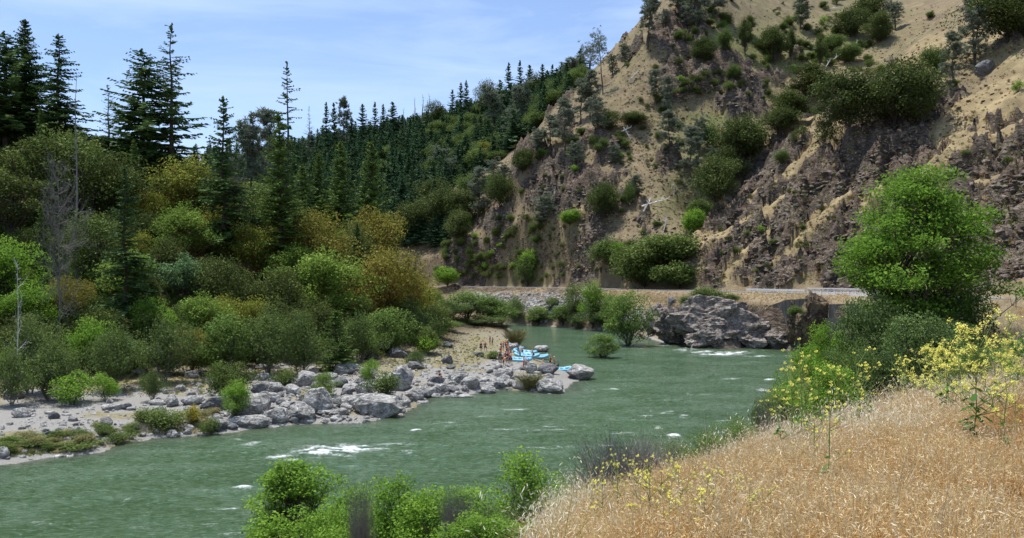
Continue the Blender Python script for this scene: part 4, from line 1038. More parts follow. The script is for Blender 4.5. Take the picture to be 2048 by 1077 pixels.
# those whose crowns show largest stand as trees of their own
kind_f = np.where((cpy < 330) & (cpx > 850) & (r.random(len(cand)) < .45), 3, r.integers(0, 3, len(cand))); kind_f = np.where(r.random(len(cand)) < .07, 3, kind_f); size = np.where(kind_f == 3, size*.5+1, size)
KF = ('far_fir_a', 'far_fir_b', 'far_fir_c', 'hoak_s')
vis = size/cand[:, 1]*np.where(cpx > 590, 1, .3)*(kind_f < 3)
order = np.argsort(-vis); big = set(order[:290].tolist())
sp, ss, si, sr = [], [], [], []
for i in range(len(cand)):
    X, Y = cand[i]; H = size[i]; Wd = H*r.uniform(.60, .95)*(1 if kind_f[i] < 3 else 2.2)
    if i in big:
        (tm, cm), h, w = PROTO[KF[kind_f[i]]]
        e = bpy.data.objects.new('fir_tree', cm); COL.objects.link(e)
        tag(e, 'dark fir standing in the close forest on the far slope', 'conifer', 'firs on the forested far slope')
        e.location = (X, Y, cz[i]-.4); e.rotation_euler = (0, 0, r.uniform(0, 6.28)); e.scale = (Wd/w, Wd/w, H/h)
    else:
        sp.append((X, Y, cz[i]-.4)); sr.append((0, 0, r.uniform(0, 6.28))); si.append(int(kind_f[i]))
        (_, _), h, w = PROTO[KF[kind_f[i]]]
        ss.append((Wd/w, Wd/w, H/h))

def protos_collection(name, meshes):
    c = bpy.data.collections.new(name)
    for i, m in enumerate(meshes):
        o = bpy.data.objects.new('%s_%02d' % (name, i), m); c.objects.link(o)
    return c
def scatter(name, pts, rots, scl, idx, coll, label, cat=None, group=None, kind='stuff'):
    pts = np.asarray(pts, np.float32); n = len(pts)
    m = bpy.data.meshes.new(name); m.vertices.add(n); m.vertices.foreach_set('co', pts.ravel())
    a = m.attributes.new('rot', 'FLOAT_VECTOR', 'POINT'); a.data.foreach_set('vector', np.asarray(rots, np.float32).ravel())
    a = m.attributes.new('scl', 'FLOAT_VECTOR', 'POINT'); a.data.foreach_set('vector', np.asarray(scl, np.float32).ravel())
    a = m.attributes.new('idx', 'INT', 'POINT'); a.data.foreach_set('value', np.asarray(idx, np.int32))
    o = bpy.data.objects.new(name, m); COL.objects.link(o)
    g = bpy.data.node_groups.new(name, 'GeometryNodeTree')
    g.interface.new_socket('Geometry', in_out='INPUT', socket_type='NodeSocketGeometry'); g.interface.new_socket('Geometry', in_out='OUTPUT', socket_type='NodeSocketGeometry')
    N = g.nodes.new; gi_ = N('NodeGroupInput'); go = N('NodeGroupOutput'); ip = N('GeometryNodeInstanceOnPoints'); ci = N('GeometryNodeCollectionInfo')
    ci.inputs['Collection'].default_value = coll; ci.inputs['Separate Children'].default_value = True; ci.inputs['Reset Children'].default_value = True
    def na(nm, dt):
        x = N('GeometryNodeInputNamedAttribute'); x.data_type = dt; x.inputs['Name'].default_value = nm; return x.outputs[0]
    l = g.links.new
    l(gi_.outputs[0], ip.inputs['Points']); l(ci.outputs[0], ip.inputs['Instance']); ip.inputs['Pick Instance'].default_value = True
    l(na('idx', 'INT'), ip.inputs['Instance Index']); l(na('rot', 'FLOAT_VECTOR'), ip.inputs['Rotation']); l(na('scl', 'FLOAT_VECTOR'), ip.inputs['Scale'])
    l(ip.outputs[0], go.inputs[0])
    md = o.modifiers.new('scatter', 'NODES'); md.node_group = g
    tag(o, label, cat, group, kind); return o
fc = protos_collection('far_fir', [PROTO[k][0][1] for k in KF])
scatter('forest', sp, sr, ss, si, fc, 'close dark conifer forest covering the far ridge', 'forest')
uc = protos_collection('undergrowth', [PROTO[k][0][1] for k in ('bush_s', 'bush_o', 'willow_g', 'bush_g', 'mad_g', 'blue')])
r = RG(55); uX, uY = [], []
Yy = r.uniform(98, 235, 1500); pp = r.uniform(-250, 880, 1500); uX = Yy*(pp-1024)/F; uZ = gfast(uX, Yy); ok = uZ > 1.9; uX, Yy, uZ = uX[ok], Yy[ok], uZ[ok]
m_ = len(uX); ui = r.choice(6, m_, p=[.3, .22, .22, .14, .06, .06]); bs = np.array([1., 1., .55, .85, .33, .4])[ui]*r.uniform(.8, 1.7, m_)
scatter('undergrowth', np.c_[uX, Yy, uZ-.1], np.c_[np.zeros((m_, 2)), r.uniform(0, 6.28, m_)], np.c_[bs, bs, bs*r.uniform(.7, 1.2, m_)], ui, uc, 'tangled undergrowth beneath the trees of the left bank', 'undergrowth')
wc_ = protos_collection('weeds', [PROTO['bush_s'][0][1], broad(71, 2.4, 3.4, .0, 24, 100, .16, wood=M_bark, leafm=M_reed, lump=.2, stems=3)[1], PROTO['reeds'][0][0]])
wX, wY, wZ = [], [], []
r = RG(56); pp = np.r_[r.uniform(-120, 270, 55), r.uniform(270, 430, 25)]; qq = np.interp(pp, [-120, 0, 200, 262, 330, 440], [944, 925, 899, 882, 876, 864])-np.abs(r.normal(0, 12, 80)); wY = EYE*F/(qq-HZ)+.6; wX = wY*(pp-1024)/F
s_ = r.uniform(.18, .5, 80); scatter('shore_weeds', np.c_[wX, wY, gfast(wX, wY)-.05], np.c_[np.zeros((80, 2)), r.uniform(0, 6, 80)], np.c_[s_*1.3, s_*1.3, s_*.8], r.choice([0, 1, 1, 2, 2], 80), wc_, 'matted weeds along the left shore', 'weeds')
# trees along the far ridge crest, seen against the sky
for i, (px, top, wpx, k) in enumerate([(618,212,26,'fir_pale'),(652,204,24,'far_fir_a'),(668,206,22,'far_fir_c'),(690,200,20,'gpine_b'),(725,208,30,'far_fir_a'),(750,205,24,'far_fir_b'),(766,208,22,'far_fir_a'),(786,204,30,'far_fir_c'),
      (830,195,14,'snag_b'),(845,188,14,'snag_b'),(858,186,14,'snag_b'),(808,215,12,'snag_b'),(870,195,30,'oak_a'),(905,180,24,'far_fir_b'),(922,165,24,'far_fir_a'),(932,160,20,'far_fir_a'),(975,152,34,'oak_a'),(1018,125,26,'far_fir_a'),
      (1040,122,26,'far_fir_b'),(1060,130,28,'far_fir_c'),(1085,128,26,'far_fir_a'),(1075,138,30,'oak_a'),(1105,130,26,'far_fir_b'),(1120,134,28,'far_fir_c'),(1137,118,36,'gpine_a'),(1150,128,26,'far_fir_a')]):
    Y = np.interp(px, [600, 700, 830, 960, 1160], [600, 585, 570, 540, 510])
    X = Y*(px-1024)/F; z = gz(X, Y); zt = EYE+Y*(HZ-top)/F
    if zt-z < 5: z = zt-9
    nm, ct, ad = (('fir_tree', 'conifer', 'pointed fir'), ('dead_tree', 'dead tree', 'bare dead pole'), ('oak_tree', 'tree', 'round dark tree'), ('pine_tree', 'pine', 'grey pine'))[0 if 'fir' in k else 1 if 'snag' in k else 2 if 'oak' in k else 3]
    plant(k, nm, ad+' on the crest of the far ridge against the sky', ct, (X, Y, z-.3), zt-z, wpx*1.55*Y/F, ad+'s on the far ridge crest')

# ================================================================ trees on the right hills: kind, px, base py, top py, width px
HILL = [
 ('oak_a',1700,258,150,120,'large dark oak, left part of the clump on the near spur'),('oak_b',1790,262,128,150,'largest dark oak on the near spur above the cliff'),('oak_a',1845,245,150,70,'oak at the right end of the big clump on the near spur'),
 ('oak_b',2015,85,-30,130,'big dark oak at the top right corner'),('oak_b',2060,80,-20,100,'second big oak cut by the right edge at the top'),
 ('gpine_c',1950,130,12,70,'grey pine right above the round rock on the upper right slope'),('gpine_b',1905,170,72,42,'slim grey pine left of the round rock on the upper right slope'),('oak_scrub',1865,150,95,60,'green scrub oak beside the slim grey pine'),
 ('oak_tall',1580,250,180,80,'dark oak in the ravine left of the big clump'),('oak_tall',1620,205,125,80,'dark oak high in the ravine'),('oak_b',1560,270,215,70,'low dark oak in the ravine above the grassy rib'),
 ('bush_o',1655,292,235,48,'round bush on the near spur below the big oaks'),('bush_o',1605,275,250,26,'small round bush, right one of two on the near spur rib'),('bush_o',1590,288,262,24,'small round bush, left one of two on the near spur rib'),
 ('oak_b',1480,330,240,110,'broad dark oak in the ravine mouth'),('oak_a',1430,408,320,85,'round oak low in the ravine'),('oak_a',1455,372,300,70,'dark oak between the two in the ravine'),('oak_scrub',1400,445,400,60,'bright green scrub at the foot of the ravine'),
 ('bright',1385,470,420,60,'bright green bush where the ravine meets the creepers'),('oak_a',1540,115,60,44,'oak on the upper slope above the bare crag'),('oak_tall',1498,75,30,24,'small oak on the slope left of the upper oak'),
 ('oak_tall',1550,130,52,46,'tall dark oak on the upper middle slope'),('oak_tall',1582,120,55,20,'narrow dark tree right of the tall upper oak'),('oak_tall',1490,110,35,26,'narrow dark tree left of the tall upper oak'),('oak_tall',1640,135,72,22,'narrow dark tree high on the slope'),
 ('oak_a',1408,128,78,52,'round oak on the dark crag near the summit'),('oak_scrub',1450,100,60,34,'small oak right of the round oak on the crag'),
 ('gpine_top',1172,198,66,62,'leaning bare trunked pine on the skyline, left of the pair'),('gpine_top',1206,190,58,40,'upright bare trunked pine on the skyline, right of the pair'),('gpine_a',1296,96,-5,52,'open grey pine standing on the skyline rocks'),
 ('gpine_c',1392,55,-30,60,'grey pine on the summit at the top edge'),('gpine_a',1360,40,-40,60,'dark pine at the summit against the sky'),('gpine_b',1425,40,-40,50,'thin trunked pine at the summit'),('gpine_c',1330,50,20,24,'stunted grey tree on the skyline left of the summit'),
 ('gpine_c',1250,130,88,30,'small grey pine on the skyline ridge'),('gpine_c',1225,150,108,26,'lowest small grey pine on the skyline ridge'),
 ('gpine_b',1313,210,146,34,'pale grey pine on the open slope, left of two'),('gpine_b',1338,240,160,26,'pale grey pine on the open slope, right of two'),('gpine_b',1340,300,228,40,'drooping grey pine below the pale pair'),
 ('gpine_b',1378,362,262,50,'thin leaning pine in the grassy hollow'),('gpine_c',1400,300,235,36,'grey pine tuft right of the leaning one'),('gpine_b',1160,250,165,42,'grey pine left of the bare open slope'),
 ('gpine_c',1195,262,200,50,'bushy grey pine at the edge of the open slope'),('gpine_b',1130,306,205,46,'grey pine with a straight dark trunk on the forest edge'),('gpine_b',1100,290,235,36,'thin grey pine left of the straight dark trunk'),
 ('gpine_a',1045,270,178,52,'grey pine among the dark trees at mid ridge'),('gpine_a',990,280,185,60,'large grey pine at the edge of the dark forest'),('gpine_b',955,450,345,44,'tall grey pine with a dark trunk above the lower slope'),
 ('gpine_c',880,350,295,48,'pale grey bare tree before the dark forest, left of two'),('gpine_c',900,368,318,34,'pale grey bare tree before the dark forest, right of two'),('gpine_c',985,372,320,40,'grey blue pine beside the orange tree on the ridge'),
 ('mad_y',975,330,283,62,'orange green tree on the ridge shoulder'),('oak_a',1075,250,208,36,'dark oak among the grey pines at mid ridge'),('oak_b',1265,252,226,60,'low spreading oak on the open slope'),('oak_a',1215,262,222,40,'dark oak left of the low spreading one'),
 ('oak_b',1204,440,368,64,'round dark oak at the foot of the rock face'),('oak_scrub',1258,415,366,26,'small pale oak right of the round dark one'),('gpine_c',1092,450,390,56,'grey green bush pine in front of the rock face'),
 ('oak_b',840,470,400,76,'round oak at the left end of the oak row above the bare slope'),('oak_b',885,465,378,90,'large round oak second in the row above the bare slope'),('oak_a',930,455,385,70,'round oak third in the row above the bare slope'),
 ('oak_a',915,480,425,56,'small round oak below the row on the bare slope'),('oak_a',815,480,420,60,'dark oak where the oak row meets the wood'),('oak_b',1000,420,350,50,'oak on the ridge shoulder above the bare slope'),
 ('oak_a',1045,345,300,44,'oak on top of the rock face'),('oak_scrub',980,400,350,50,'olive oak left of the rock face'),('oak_scrub',940,400,350,60,'olive oak under the pale grey trees'),('oak_b',870,410,360,70,'dark oak below the pale grey trees'),
 ('bright',895,572,535,62,'bright green bush beside the far end of the road'),('bush_s',915,530,512,18,'small round shrub on the bare slope over the road, right'),('bush_s',890,518,495,22,'small round shrub on the bare slope over the road, upper'),('bush_s',940,515,496,26,'small shrub in the upper middle of the bare slope'),
 ('oak_scrub',1055,575,510,50,'green trailing bush on the slope above the road'),('bright',1060,545,500,60,'green creeper bush under the rock face'),('bright',1140,450,420,60,'green thicket at the foot of the rock face'),
 ('oak_scrub',1220,535,480,90,'green thicket above the road left of the creeper mass'),('bright',1240,515,485,60,'bright thicket above the road'),
 ('vine_mass',1290,575,505,130,'lower left of the creeper masses beside the road'),('vine_mass',1360,576,530,120,'lower right of the creeper masses beside the road'),('vine_mass',1335,535,472,140,'upper creeper mass covering the slope'),('vine_mass',1275,545,490,90,'middle creeper mass covering the slope'),
 ('oak_scrub',1420,300,250,40,'scrub oak in the hollow beside the leaning pine'),('gpine_b',1600,60,0,36,'grey pine near the top of the slope'),('oak_a',1700,75,20,60,'dark trees high in the upper ravine'),('oak_a',1740,45,-10,70,'dark tree at the top of the upper ravine'),
 ('oak_scrub',1665,110,70,50,'green oak beside the upper ravine'),('oak_a',1760,85,30,60,'oak behind the bare upper spur'),('oak_scrub',1700,125,90,50,'low green oak at the edge of the bare upper spur'),('gpine_a',1790,60,5,40,'grey pine behind the bare upper spur'),
 ('gpine_a',1940,40,0,30,'bare grey tree at the top of the upper spur'),('snag_a',1460,268,205,24,'dead twin trunk below the dark crag'),('snag_a',1520,200,150,40,'grey bare tree right of the crag'),
 ('oak_scrub',1470,160,130,30,'oak scrub on the crag'),('oak_b',1650,185,150,40,'oak in the ravine beside the white fallen logs'),('oak_scrub',1500,300,262,50,'olive scrub oak in the ravine'),
 ('gpine_b',1020,300,225,40,'slender grey pine on the forest edge beside the large grey one'),('gpine_a',1075,320,262,44,'grey pine with two stems above the rock face'),('gpine_c',1150,330,285,40,'low grey pine on top of the rock face'),('gpine_b',1180,240,150,40,'tall grey pine on the ridge below the skyline pair'),('gpine_c',1230,330,290,34,'small grey pine on the open slope above the round oak'),('gpine_b',1270,400,355,30,'small blue grey pine on the lower slope'),('gpine_a',1430,360,300,40,'grey pine among the ravine oaks'),('gpine_c',1010,380,330,44,'bushy grey pine left of the rock face'),
 ('oak_scrub',1565,330,300,30,'scrub at the edge of the near spur rock'),('bush_g',2035,185,160,30,'green bush on the right edge of the slope'),
]
HILLO = []
for k, px, b, t, wpx, lb in HILL:
    q = at_ground(px, b, t, wpx)
    if q is None: 
        Y = 385 if px < 1500 else 450; X = Y*(px-1024)/F; z = gz(X, Y); q = ((X, Y, z), max(3, EYE+Y*(HZ-t)/F-z), wpx*Y/F)
    wpx *= 1.12 if 'oak' in k else 1; k = {'oak_a': 'hoak_a', 'oak_b': 'hoak_b', 'oak_scrub': 'hoak_s', 'oak_tall': 'hoak_tall', 'bright': 'hbright'}.get(k, k)
    q = (q[0], q[1]*1.05, wpx*q[0][1]/F)
    nm, ct = ('oak_tree', 'tree') if 'oak' in k else ('pine_tree', 'pine') if 'gpine' in k else ('dead_tree', 'dead tree') if 'snag' in k else ('madrone_tree', 'tree') if 'mad' in k else ('creeper', 'bush') if 'vine' in k else ('bush', 'bush')
    HILLO.append(plant(k, nm, lb, ct, *q))
# small shrubs dotted over the slopes
r = RG(12); sh = 0
GREENZ = [(1540,100,200,100,150),(1250,200,110,90,12),(1400,330,60,80,14),(1300,400,60,120,22),(1000,500,130,60,44),(1150,330,120,60,26),(1680,90,90,60,40),(1120,520,150,30,14),(1180,350,120,70,14),(1600,460,190,90,22),(1900,380,130,180,16),(1850,120,120,90,8)]
cs = []; dots = []
GREENZ += [(940,510,90,45,14),(1030,540,120,30,22)]
for cx, cy, sx, sy, n in GREENZ:
    for _ in range(n):
        q = hit(cx+r.uniform(-sx, sx), cy+r.uniform(-sy, sy))
        if q is None or q[1] < 190 or q[1] > 560: continue
        cs.append((*q, r.uniform(1.2, 2.9)*(1.75 if q[1] > 300 else 1)))
cs.sort(key=lambda q: -q[3]/q[1])
for X, Y, z, S in cs[:190]:
    k = ('bush_s', 'bush_o', 'bush_g', 'hoak_s')[r.choice(4, p=[.35, .25, .12, .28])]
    o_ = plant(k, 'bush', 'green shrub dotting the dry hillside', 'bush', (X, Y, z-.1), S*r.uniform(.6, .95), S*r.uniform(1, 1.4), 'shrubs dotted over the dry slopes'); o_['label_kind'] = {'bush_s': 'olive shrub', 'bush_o': 'dark shrub', 'bush_g': 'bright green shrub', 'hoak_s': 'dense olive shrub'}[k]; dots.append(o_)
relabel(dots, HILLO)
if len(cs) > 190:
    q = np.array(cs[190:]); m_ = len(q); s_ = q[:, 3]/3.4*r.uniform(.8, 1.3, m_)
    scatter('small_shrubs', q[:, :3]-[0, 0, .1], np.c_[np.zeros((m_, 2)), r.uniform(0, 6.28, m_)], np.c_[s_, s_, s_], r.integers(0, 2, m_), uc, 'tiny shrubs speckling the dry slopes', 'shrubs')
# ---------------- trees at the water
for k, px, b, t, wpx, nm, lb in [('willow',1252,716,606,82,'willow_tree','leafy willow standing in the river'),
     ('willow',1225,660,590,52,'willow_tree','pale green willow on the far shore behind the flooded one'),('oak_scrub',1145,652,570,44,'tree','dark green tree on the far shore, left of the pair'),('bright',1186,655,564,44,'tree','bright green tree on the far shore, right of the pair'),
     ('willow',1075,650,615,50,'bush','low green bush on the far shore left of the pair'),('willow_g',1030,645,600,44,'bush','grey shrub on the riprap below the road'),('bush_s',1105,615,600,28,'bush','small round bush on the riprap'),
     ('willow',1125,650,612,50,'bush','bushy willow under the far shore trees'),('willow_g',1200,656,610,60,'bush','low willow under the bright far shore tree'),('twigs_leafy',1160,655,630,60,'bush','brown scrub at the waterline of the far shore')]:
    q = at_ground(px, b, t-6, wpx*1.35)
    if 'river' in lb: q = ((q[0][0], q[0][1], -1.0), q[1]+1, q[2])
    plant(k, nm, lb, 'tree' if 'tree' in nm else 'bush', *q)
X, Y = Wp(1212, 716); plant('willow', 'willow_tree', 'small leaning willow beside the flooded one in the river', 'tree', (X, Y, -.6), 5.4, 7.2, tiltx=-.18, rz=0)
# ================================================================ rocks
import bmesh
def ico(level):
    bm = bmesh.new(); bmesh.ops.create_icosphere(bm, subdivisions=level, radius=1.0)
    V = np.array([v.co[:] for v in bm.verts]); T = np.array([[v.index for v in f.verts] for f in bm.faces]); bm.free(); return V, T
ICO = {k: ico(k) for k in (1, 2, 3, 4, 5)}
def rockmesh(name, seed, level=3, planes=14, rough=.05, mat=None, cutmin=.55, sq=(1, 1, 1), smooth=False, bulge=0.0):
    r = RG(seed); V, T = ICO[level]; V = V.copy()
    V *= (1+bulge*fbm(V[:, 0]*1.3+seed, V[:, 1]*1.3, V[:, 2]*1.3, 2, seed))[:, None]
    N = unit(planes, r); 
    for n_ in N:
        d = r.uniform(cutmin, .92); k = V@n_; over = np.maximum(k-d, 0); V -= over[:, None]*n_*.94
    d = V/np.linalg.norm(V, axis=1, keepdims=True)
    V += d*(rough*ridged(V[:, 0]*3+seed, V[:, 1]*3, V[:, 2]*3, 4, seed, .6))[:, None]
    V /= np.abs(V).max(0); V *= sq
    t = np.clip(.5+.4*fbm(V[:, 0]*2+seed, V[:, 1]*2, V[:, 2]*2, 3, seed+3), 0, 1)
    return mkmesh(name, V, None, T, t, [mat] if mat else [], smooth=smooth)
def rock_mat(name, stops, scale=1.2, dark=.5, crack=.5, bump=.6, veg=None):
    s = NT(name); p = s.wpos()
    n = s.noise(scale, 8, .68, p, .4); n2 = s.noise(scale*5, 5, .7, p)
    c = s.ramp(n, stops); c = s.mix(s.ramp(n2, [(.5, (0,0,0)), (.62, (dark,)*3)]), c, tuple(v*.25 for v in stops[0][1]))
    c = s.mix(s.ramp(s.noise(scale*3, 3, .6, p), [(.56, (0,0,0)), (.68, (.6,.6,.6))]), c, tuple(min(.75, v*1.35) for v in stops[-1][1]))
    st = s.noise(1.0, 6, .7, s.wpos((scale*1.2, scale*1.2, scale*4.5), (radians(10), radians(-28), 0)), .8)
    c = s.mix(s.ramp(st, [(.40, (crack,)*3), (.47, (0,0,0))]), c, tuple(v*.35 for v in stops[0][1]))
    if veg: c = s.mix(s.ramp(s.noise(scale*.7, 5, .6, p), [(.48,(0,0,0)),(.6,(1,1,1))]), c, veg)
    s.pbr(c, .88, s.bump(s.math('ADD', s.math('ADD', n, s.math('MULTIPLY', n2, .35)), st), bump, .35/scale), spec=.2); return s.m
M_bould = rock_mat('pale_grey_boulder_stone', [(.3, (.12,.115,.105)), (.45, (.25,.24,.22)), (.56, (.40,.385,.36)), (.72, (.58,.565,.53))], 1.3)
M_bouldd = rock_mat('dark_grey_boulder_stone', [(.3, (.07,.07,.072)), (.5, (.15,.15,.15)), (.7, (.28,.275,.27))], 1.3)
M_bluff = rock_mat('brown_grey_bluff_rock', [(.3, (.09,.075,.062)), (.45, (.20,.168,.145)), (.58, (.33,.285,.245)), (.72, (.48,.43,.38))], .55, bump=.8)
M_mound = rock_mat('brown_overgrown_rock', [(.3, (.05,.038,.028)), (.5, (.13,.095,.065)), (.7, (.24,.18,.12))], .6, bump=.9, veg=(.20,.145,.085))
M_crag = rock_mat('purple_brown_crag_rock', [(.3, (.055,.043,.033)), (.45, (.135,.106,.082)), (.58, (.215,.174,.137)), (.75, (.39,.33,.27))], .5, bump=.8)
BM = [rockmesh('boulder', 100+i, 4, 15+i % 5, .11, M_bould, .5+.03*(i % 4)) for i in range(7)]
BD = [rockmesh('boulder', 120+i, 4, 16, .11, M_bouldd, .55) for i in range(3)]
BL = [rockmesh('stone', 140+i, 2, 10, .05, M_bould, .5) for i in range(5)]
BLUFF = [rockmesh('rock_outcrop', 160+i, 5, 30, .26, M_bluff, .42, bulge=.35) for i in range(4)]
MOUND = [rockmesh('rock_outcrop', 170+i, 5, 18, .28, M_mound, .5, bulge=.4) for i in range(2)]

def stone_at(mesh, name, label, px, base, w, h, deep=.8, group=None, rz=None, sink=.18, cat='boulder', fwd=None, tilt=None):
    if fwd is None:
        q = hit(px, base)
        if q is None: return None
        X, Y, z = q
    else: X, Y = fwd; z = min(gz(X, Y), .4)
    a = w*Y/F/2; b = h*Y/F/2; d = a*deep; Y2 = Y+d*.8; X2 = X*Y2/Y
    o = obj(name, mesh, label=label, cat=cat, group=group)
    o.scale = (a*1.03, d, b*(1+sink)); o.location = (X2, Y2, max(z, -.1)+b*(1-sink)-.05)
    o.rotation_euler = (RND.uniform(-.12, .12), RND.uniform(-.12, .12), (RND.uniform(-.5, .5)+(pi if RND.random() < .5 else 0)) if rz is None else rz)
    return o
HERO = [(803,782,68,52,0,'big rounded grey boulder in the middle of the rock field'),(755,838,100,54,1,'broad pale boulder standing at the water edge below the round one'),(1157,760,62,32,0,'pointed grey boulder at the tip of the bar in the river'),
 (1103,789,60,30,2,'pale boulder lying in the water before the tip of the bar'),(1092,768,32,16,3,'small grey boulder between the two large ones at the tip'),(1094,750,46,24,'d','dark boulder beside the rafts'),
 (1060,748,30,24,4,'pale boulder touching the lowest raft'),(1083,716,30,16,5,'grey boulder behind the rafts at the river'),(975,798,38,18,4,'grey boulder half in the water at the foot of the bar'),(931,807,30,9,5,'low flat rock just showing above the water'),
 (1028,700,26,14,6,'grey boulder behind the standing group of rafters'),(520,728,62,30,'d','dark grey mound boulder at the edge of the trees'),(795,717,42,22,'d','dark boulder on the bar at the foot of the willow'),(745,720,28,15,'d','small dark boulder left of the foot of the willow'),
 (500,860,82,32,1,'long flat pale slab at the water edge'),(553,850,52,34,3,'cracked pale boulder with a dark hollow beside the flat slab'),(505,835,90,46,6,'large pale boulder behind the flat slab'),(433,826,62,36,'d2','smooth grey boulder behind the yellow broom'),
 (385,812,44,22,5,'bluish grey boulder left of the smooth one'),(343,815,30,26,2,'nearly white round boulder above the tangled scrub'),(640,828,66,52,4,'rounded pale boulder right of the cracked ones'),(600,845,60,40,0,'pale boulder low at the water with grass on it'),
 (577,778,50,24,2,'slanting pale slab in the upper boulder row'),(615,775,48,32,6,'tall pale boulder in the upper boulder row'),(640,782,36,24,1,'pale boulder right of the tall one in the upper row'),(690,750,60,24,3,'long pale boulder in the grass behind the round one'),
 (545,806,30,22,3,'small white boulder between the large pale ones'),(700,818,44,30,5,'pale boulder left of the broad one at the water'),(830,803,42,28,2,'pale boulder right below the round one'),(868,792,38,20,0,'pale boulder at the bay right of the round one'),
 (885,786,34,18,4,'pale boulder along the little bay'),(845,812,26,10,5,'low rock at the corner of the little bay'),(940,778,50,24,6,'pale boulder above the shallow bay'),(985,775,52,20,1,'grey boulder before the reed clump'),
 (830,740,36,18,'d','dark boulder behind the big rounded one'),(775,700,30,14,'d','dark rock at the foot of the green willow'),(895,696,28,12,'d','dark flat rock on the open bar'),(960,715,20,12,'d2','grey rock beside the standing pair of rafters'),
 (345,880,28,20,2,'triangular grey rock in the water at the left shore'),(45,836,40,20,4,'grey boulder with a pale top on the grey sand'),(25,800,40,22,6,'grey rock at the left edge above the sand'),(228,822,46,14,5,'flat pale rock at the sand edge'),
 (280,752,40,16,2,'pale flat boulder under the wispy shrub'),(385,758,30,18,3,'pale boulder in the dry grass'),(315,812,34,14,1,'low reddish grey boulder left of the white one'),(130,800,24,9,0,'small rock in the grey sand'),
 (545,864,30,10,0,'small white rock in the water beside the flat slab'),(470,790,44,22,'d','dark boulder under the bright sapling'),(520,790,34,24,'d2','grey boulder right of the bright sapling'),(1215,716,16,6,5,'small rock at the foot of the flooded willow'),
 (870,800,24,12,4,'small boulder at the water of the bay'),(905,800,30,9,3,'low rock in the shallow bay'),(360,784,26,14,6,'grey stone in the dry grass left'),(100,830,30,10,1,'small stone near the sandy shore'),(730,790,40,28,0,'pale boulder left under the round one')]
HEROO = []
for px, b, w, h, k, lb in HERO:
    m = BD[RND.randrange(3)] if isinstance(k, str) else BM[k]
    o_ = stone_at(m, 'boulder', lb, px, b, w, h)
    if o_: HEROO.append(o_)
r = RG(31); rk_ = []; n = 0; tr = 0; sx = np.array([p[0] for p in [(0,930),(110,914),(200,903),(262,886),(330,880),(440,868),(520,858),(600,850),(700,846),(800,834),(832,812),(860,797),(905,795),(960,786),(1010,780),(1100,789),(1140,768)]]); sy = np.array([930,914,903,886,880,868,858,850,846,834,812,797,795,786,780,789,768])
while n < 250 and tr < 2500:
    tr += 1; px = r.uniform(0, 1120); ys = np.interp(px, sx, sy)
    dens = np.interp(px, [0, 380, 430, 520, 1000, 1120], [.12, .3, .9, 1, .9, .5])
    if r.random() > dens: continue
    span = np.interp(px, [0, 400, 600, 850, 1120], [110, 110, 105, 70, 30]); py = ys-abs(r.normal(0, .42))*span-1
    if py < 690: continue
    w = r.uniform(9, 30)*(1 if r.random() < .75 else 1.35)
    pale = r.random() < .82
    o_ = stone_at(BM[r.integers(7)] if pale else BD[r.integers(3)], 'boulder', 'pale grey boulder among many in the rock field of the bar' if pale else 'dark grey boulder among the pale ones in the rock field', px, py, w, w*r.uniform(.4, .75), group='pale boulders of the rock field' if pale else 'dark boulders of the rock field')
    if o_: n += 1; o_['label_kind'] = ('small ' if w < 16 else '')+('pale boulder' if pale else 'dark boulder'); rk_.append(o_)
relabel(rk_, HEROO)
# cobbles and small stones: too many to count
sc_ = protos_collection('stone', BL)
def batch_hits(px, py):
    """ground under many bearings at once"""
    px = np.asarray(px); py = np.asarray(py); u = (px-1024)/F; v = (HZ-py)/F
    lo = np.full(px.shape, 3.0); res = np.full(px.shape, np.nan)
    steps = np.r_[np.arange(40, 140, 1.5), np.arange(140, 420, 2.0)]
    prev = None; done = np.zeros(px.shape, bool)
    zs = []
    for k in range(0, len(steps), 12):
        st = steps[k:k+13]
        if done.all(): break
        act = np.where(~done)[0]; YY = np.tile(st, (len(act), 1)); z = gfast((YY*u[act, None]), YY); d = EYE+YY*v[act, None]-z
        neg = d < 0; has = neg.any(1); i = neg.argmax(1)
        for j in np.where(has)[0]:
            ii = i[j]; Y = st[ii] if ii == 0 else st[ii-1]+(st[ii]-st[ii-1])*d[j, ii-1]/(d[j, ii-1]-d[j, ii]); res[act[j]] = Y; done[act[j]] = True
    return res*u, res, EYE+res*v
def scat_px(name, n, regions, smin, smax, coll, nk, label, cat=None, seed=1, flat=.7, lift=0, tilt=.5, filt=None):
    r = RG(seed); PX = []; PY = []
    ws = np.array([g[4] for g in regions], float); ws /= ws.sum()
    for (a, b, sx_, sy_, w_), k in zip(regions, r.multinomial(n, ws)):
        PX.append(a+r.uniform(-sx_, sx_, k)); PY.append(b+r.uniform(-sy_, sy_, k))
    X, Y, Z = batch_hits(np.concatenate(PX), np.concatenate(PY)); ok = ~np.isnan(Y)
    X, Y, Z = X[ok], Y[ok], Z[ok]
    if filt is not None: ok = filt(X, Y, Z); X, Y, Z = X[ok], Y[ok], Z[ok]
    m = len(X); S = smin*(smax/smin)**(r.random(m)**1.8)
    sc3 = np.c_[S*r.uniform(.8, 1.3, m), S*r.uniform(.8, 1.2, m), S*flat*r.uniform(.7, 1.2, m)]
    rot = np.c_[r.normal(0, tilt, m), r.normal(0, tilt, m), r.uniform(0, 6.28, m)]
    return scatter(name, np.c_[X, Y, Z+lift*S], rot, sc3, r.integers(0, nk, m), coll, label, cat)
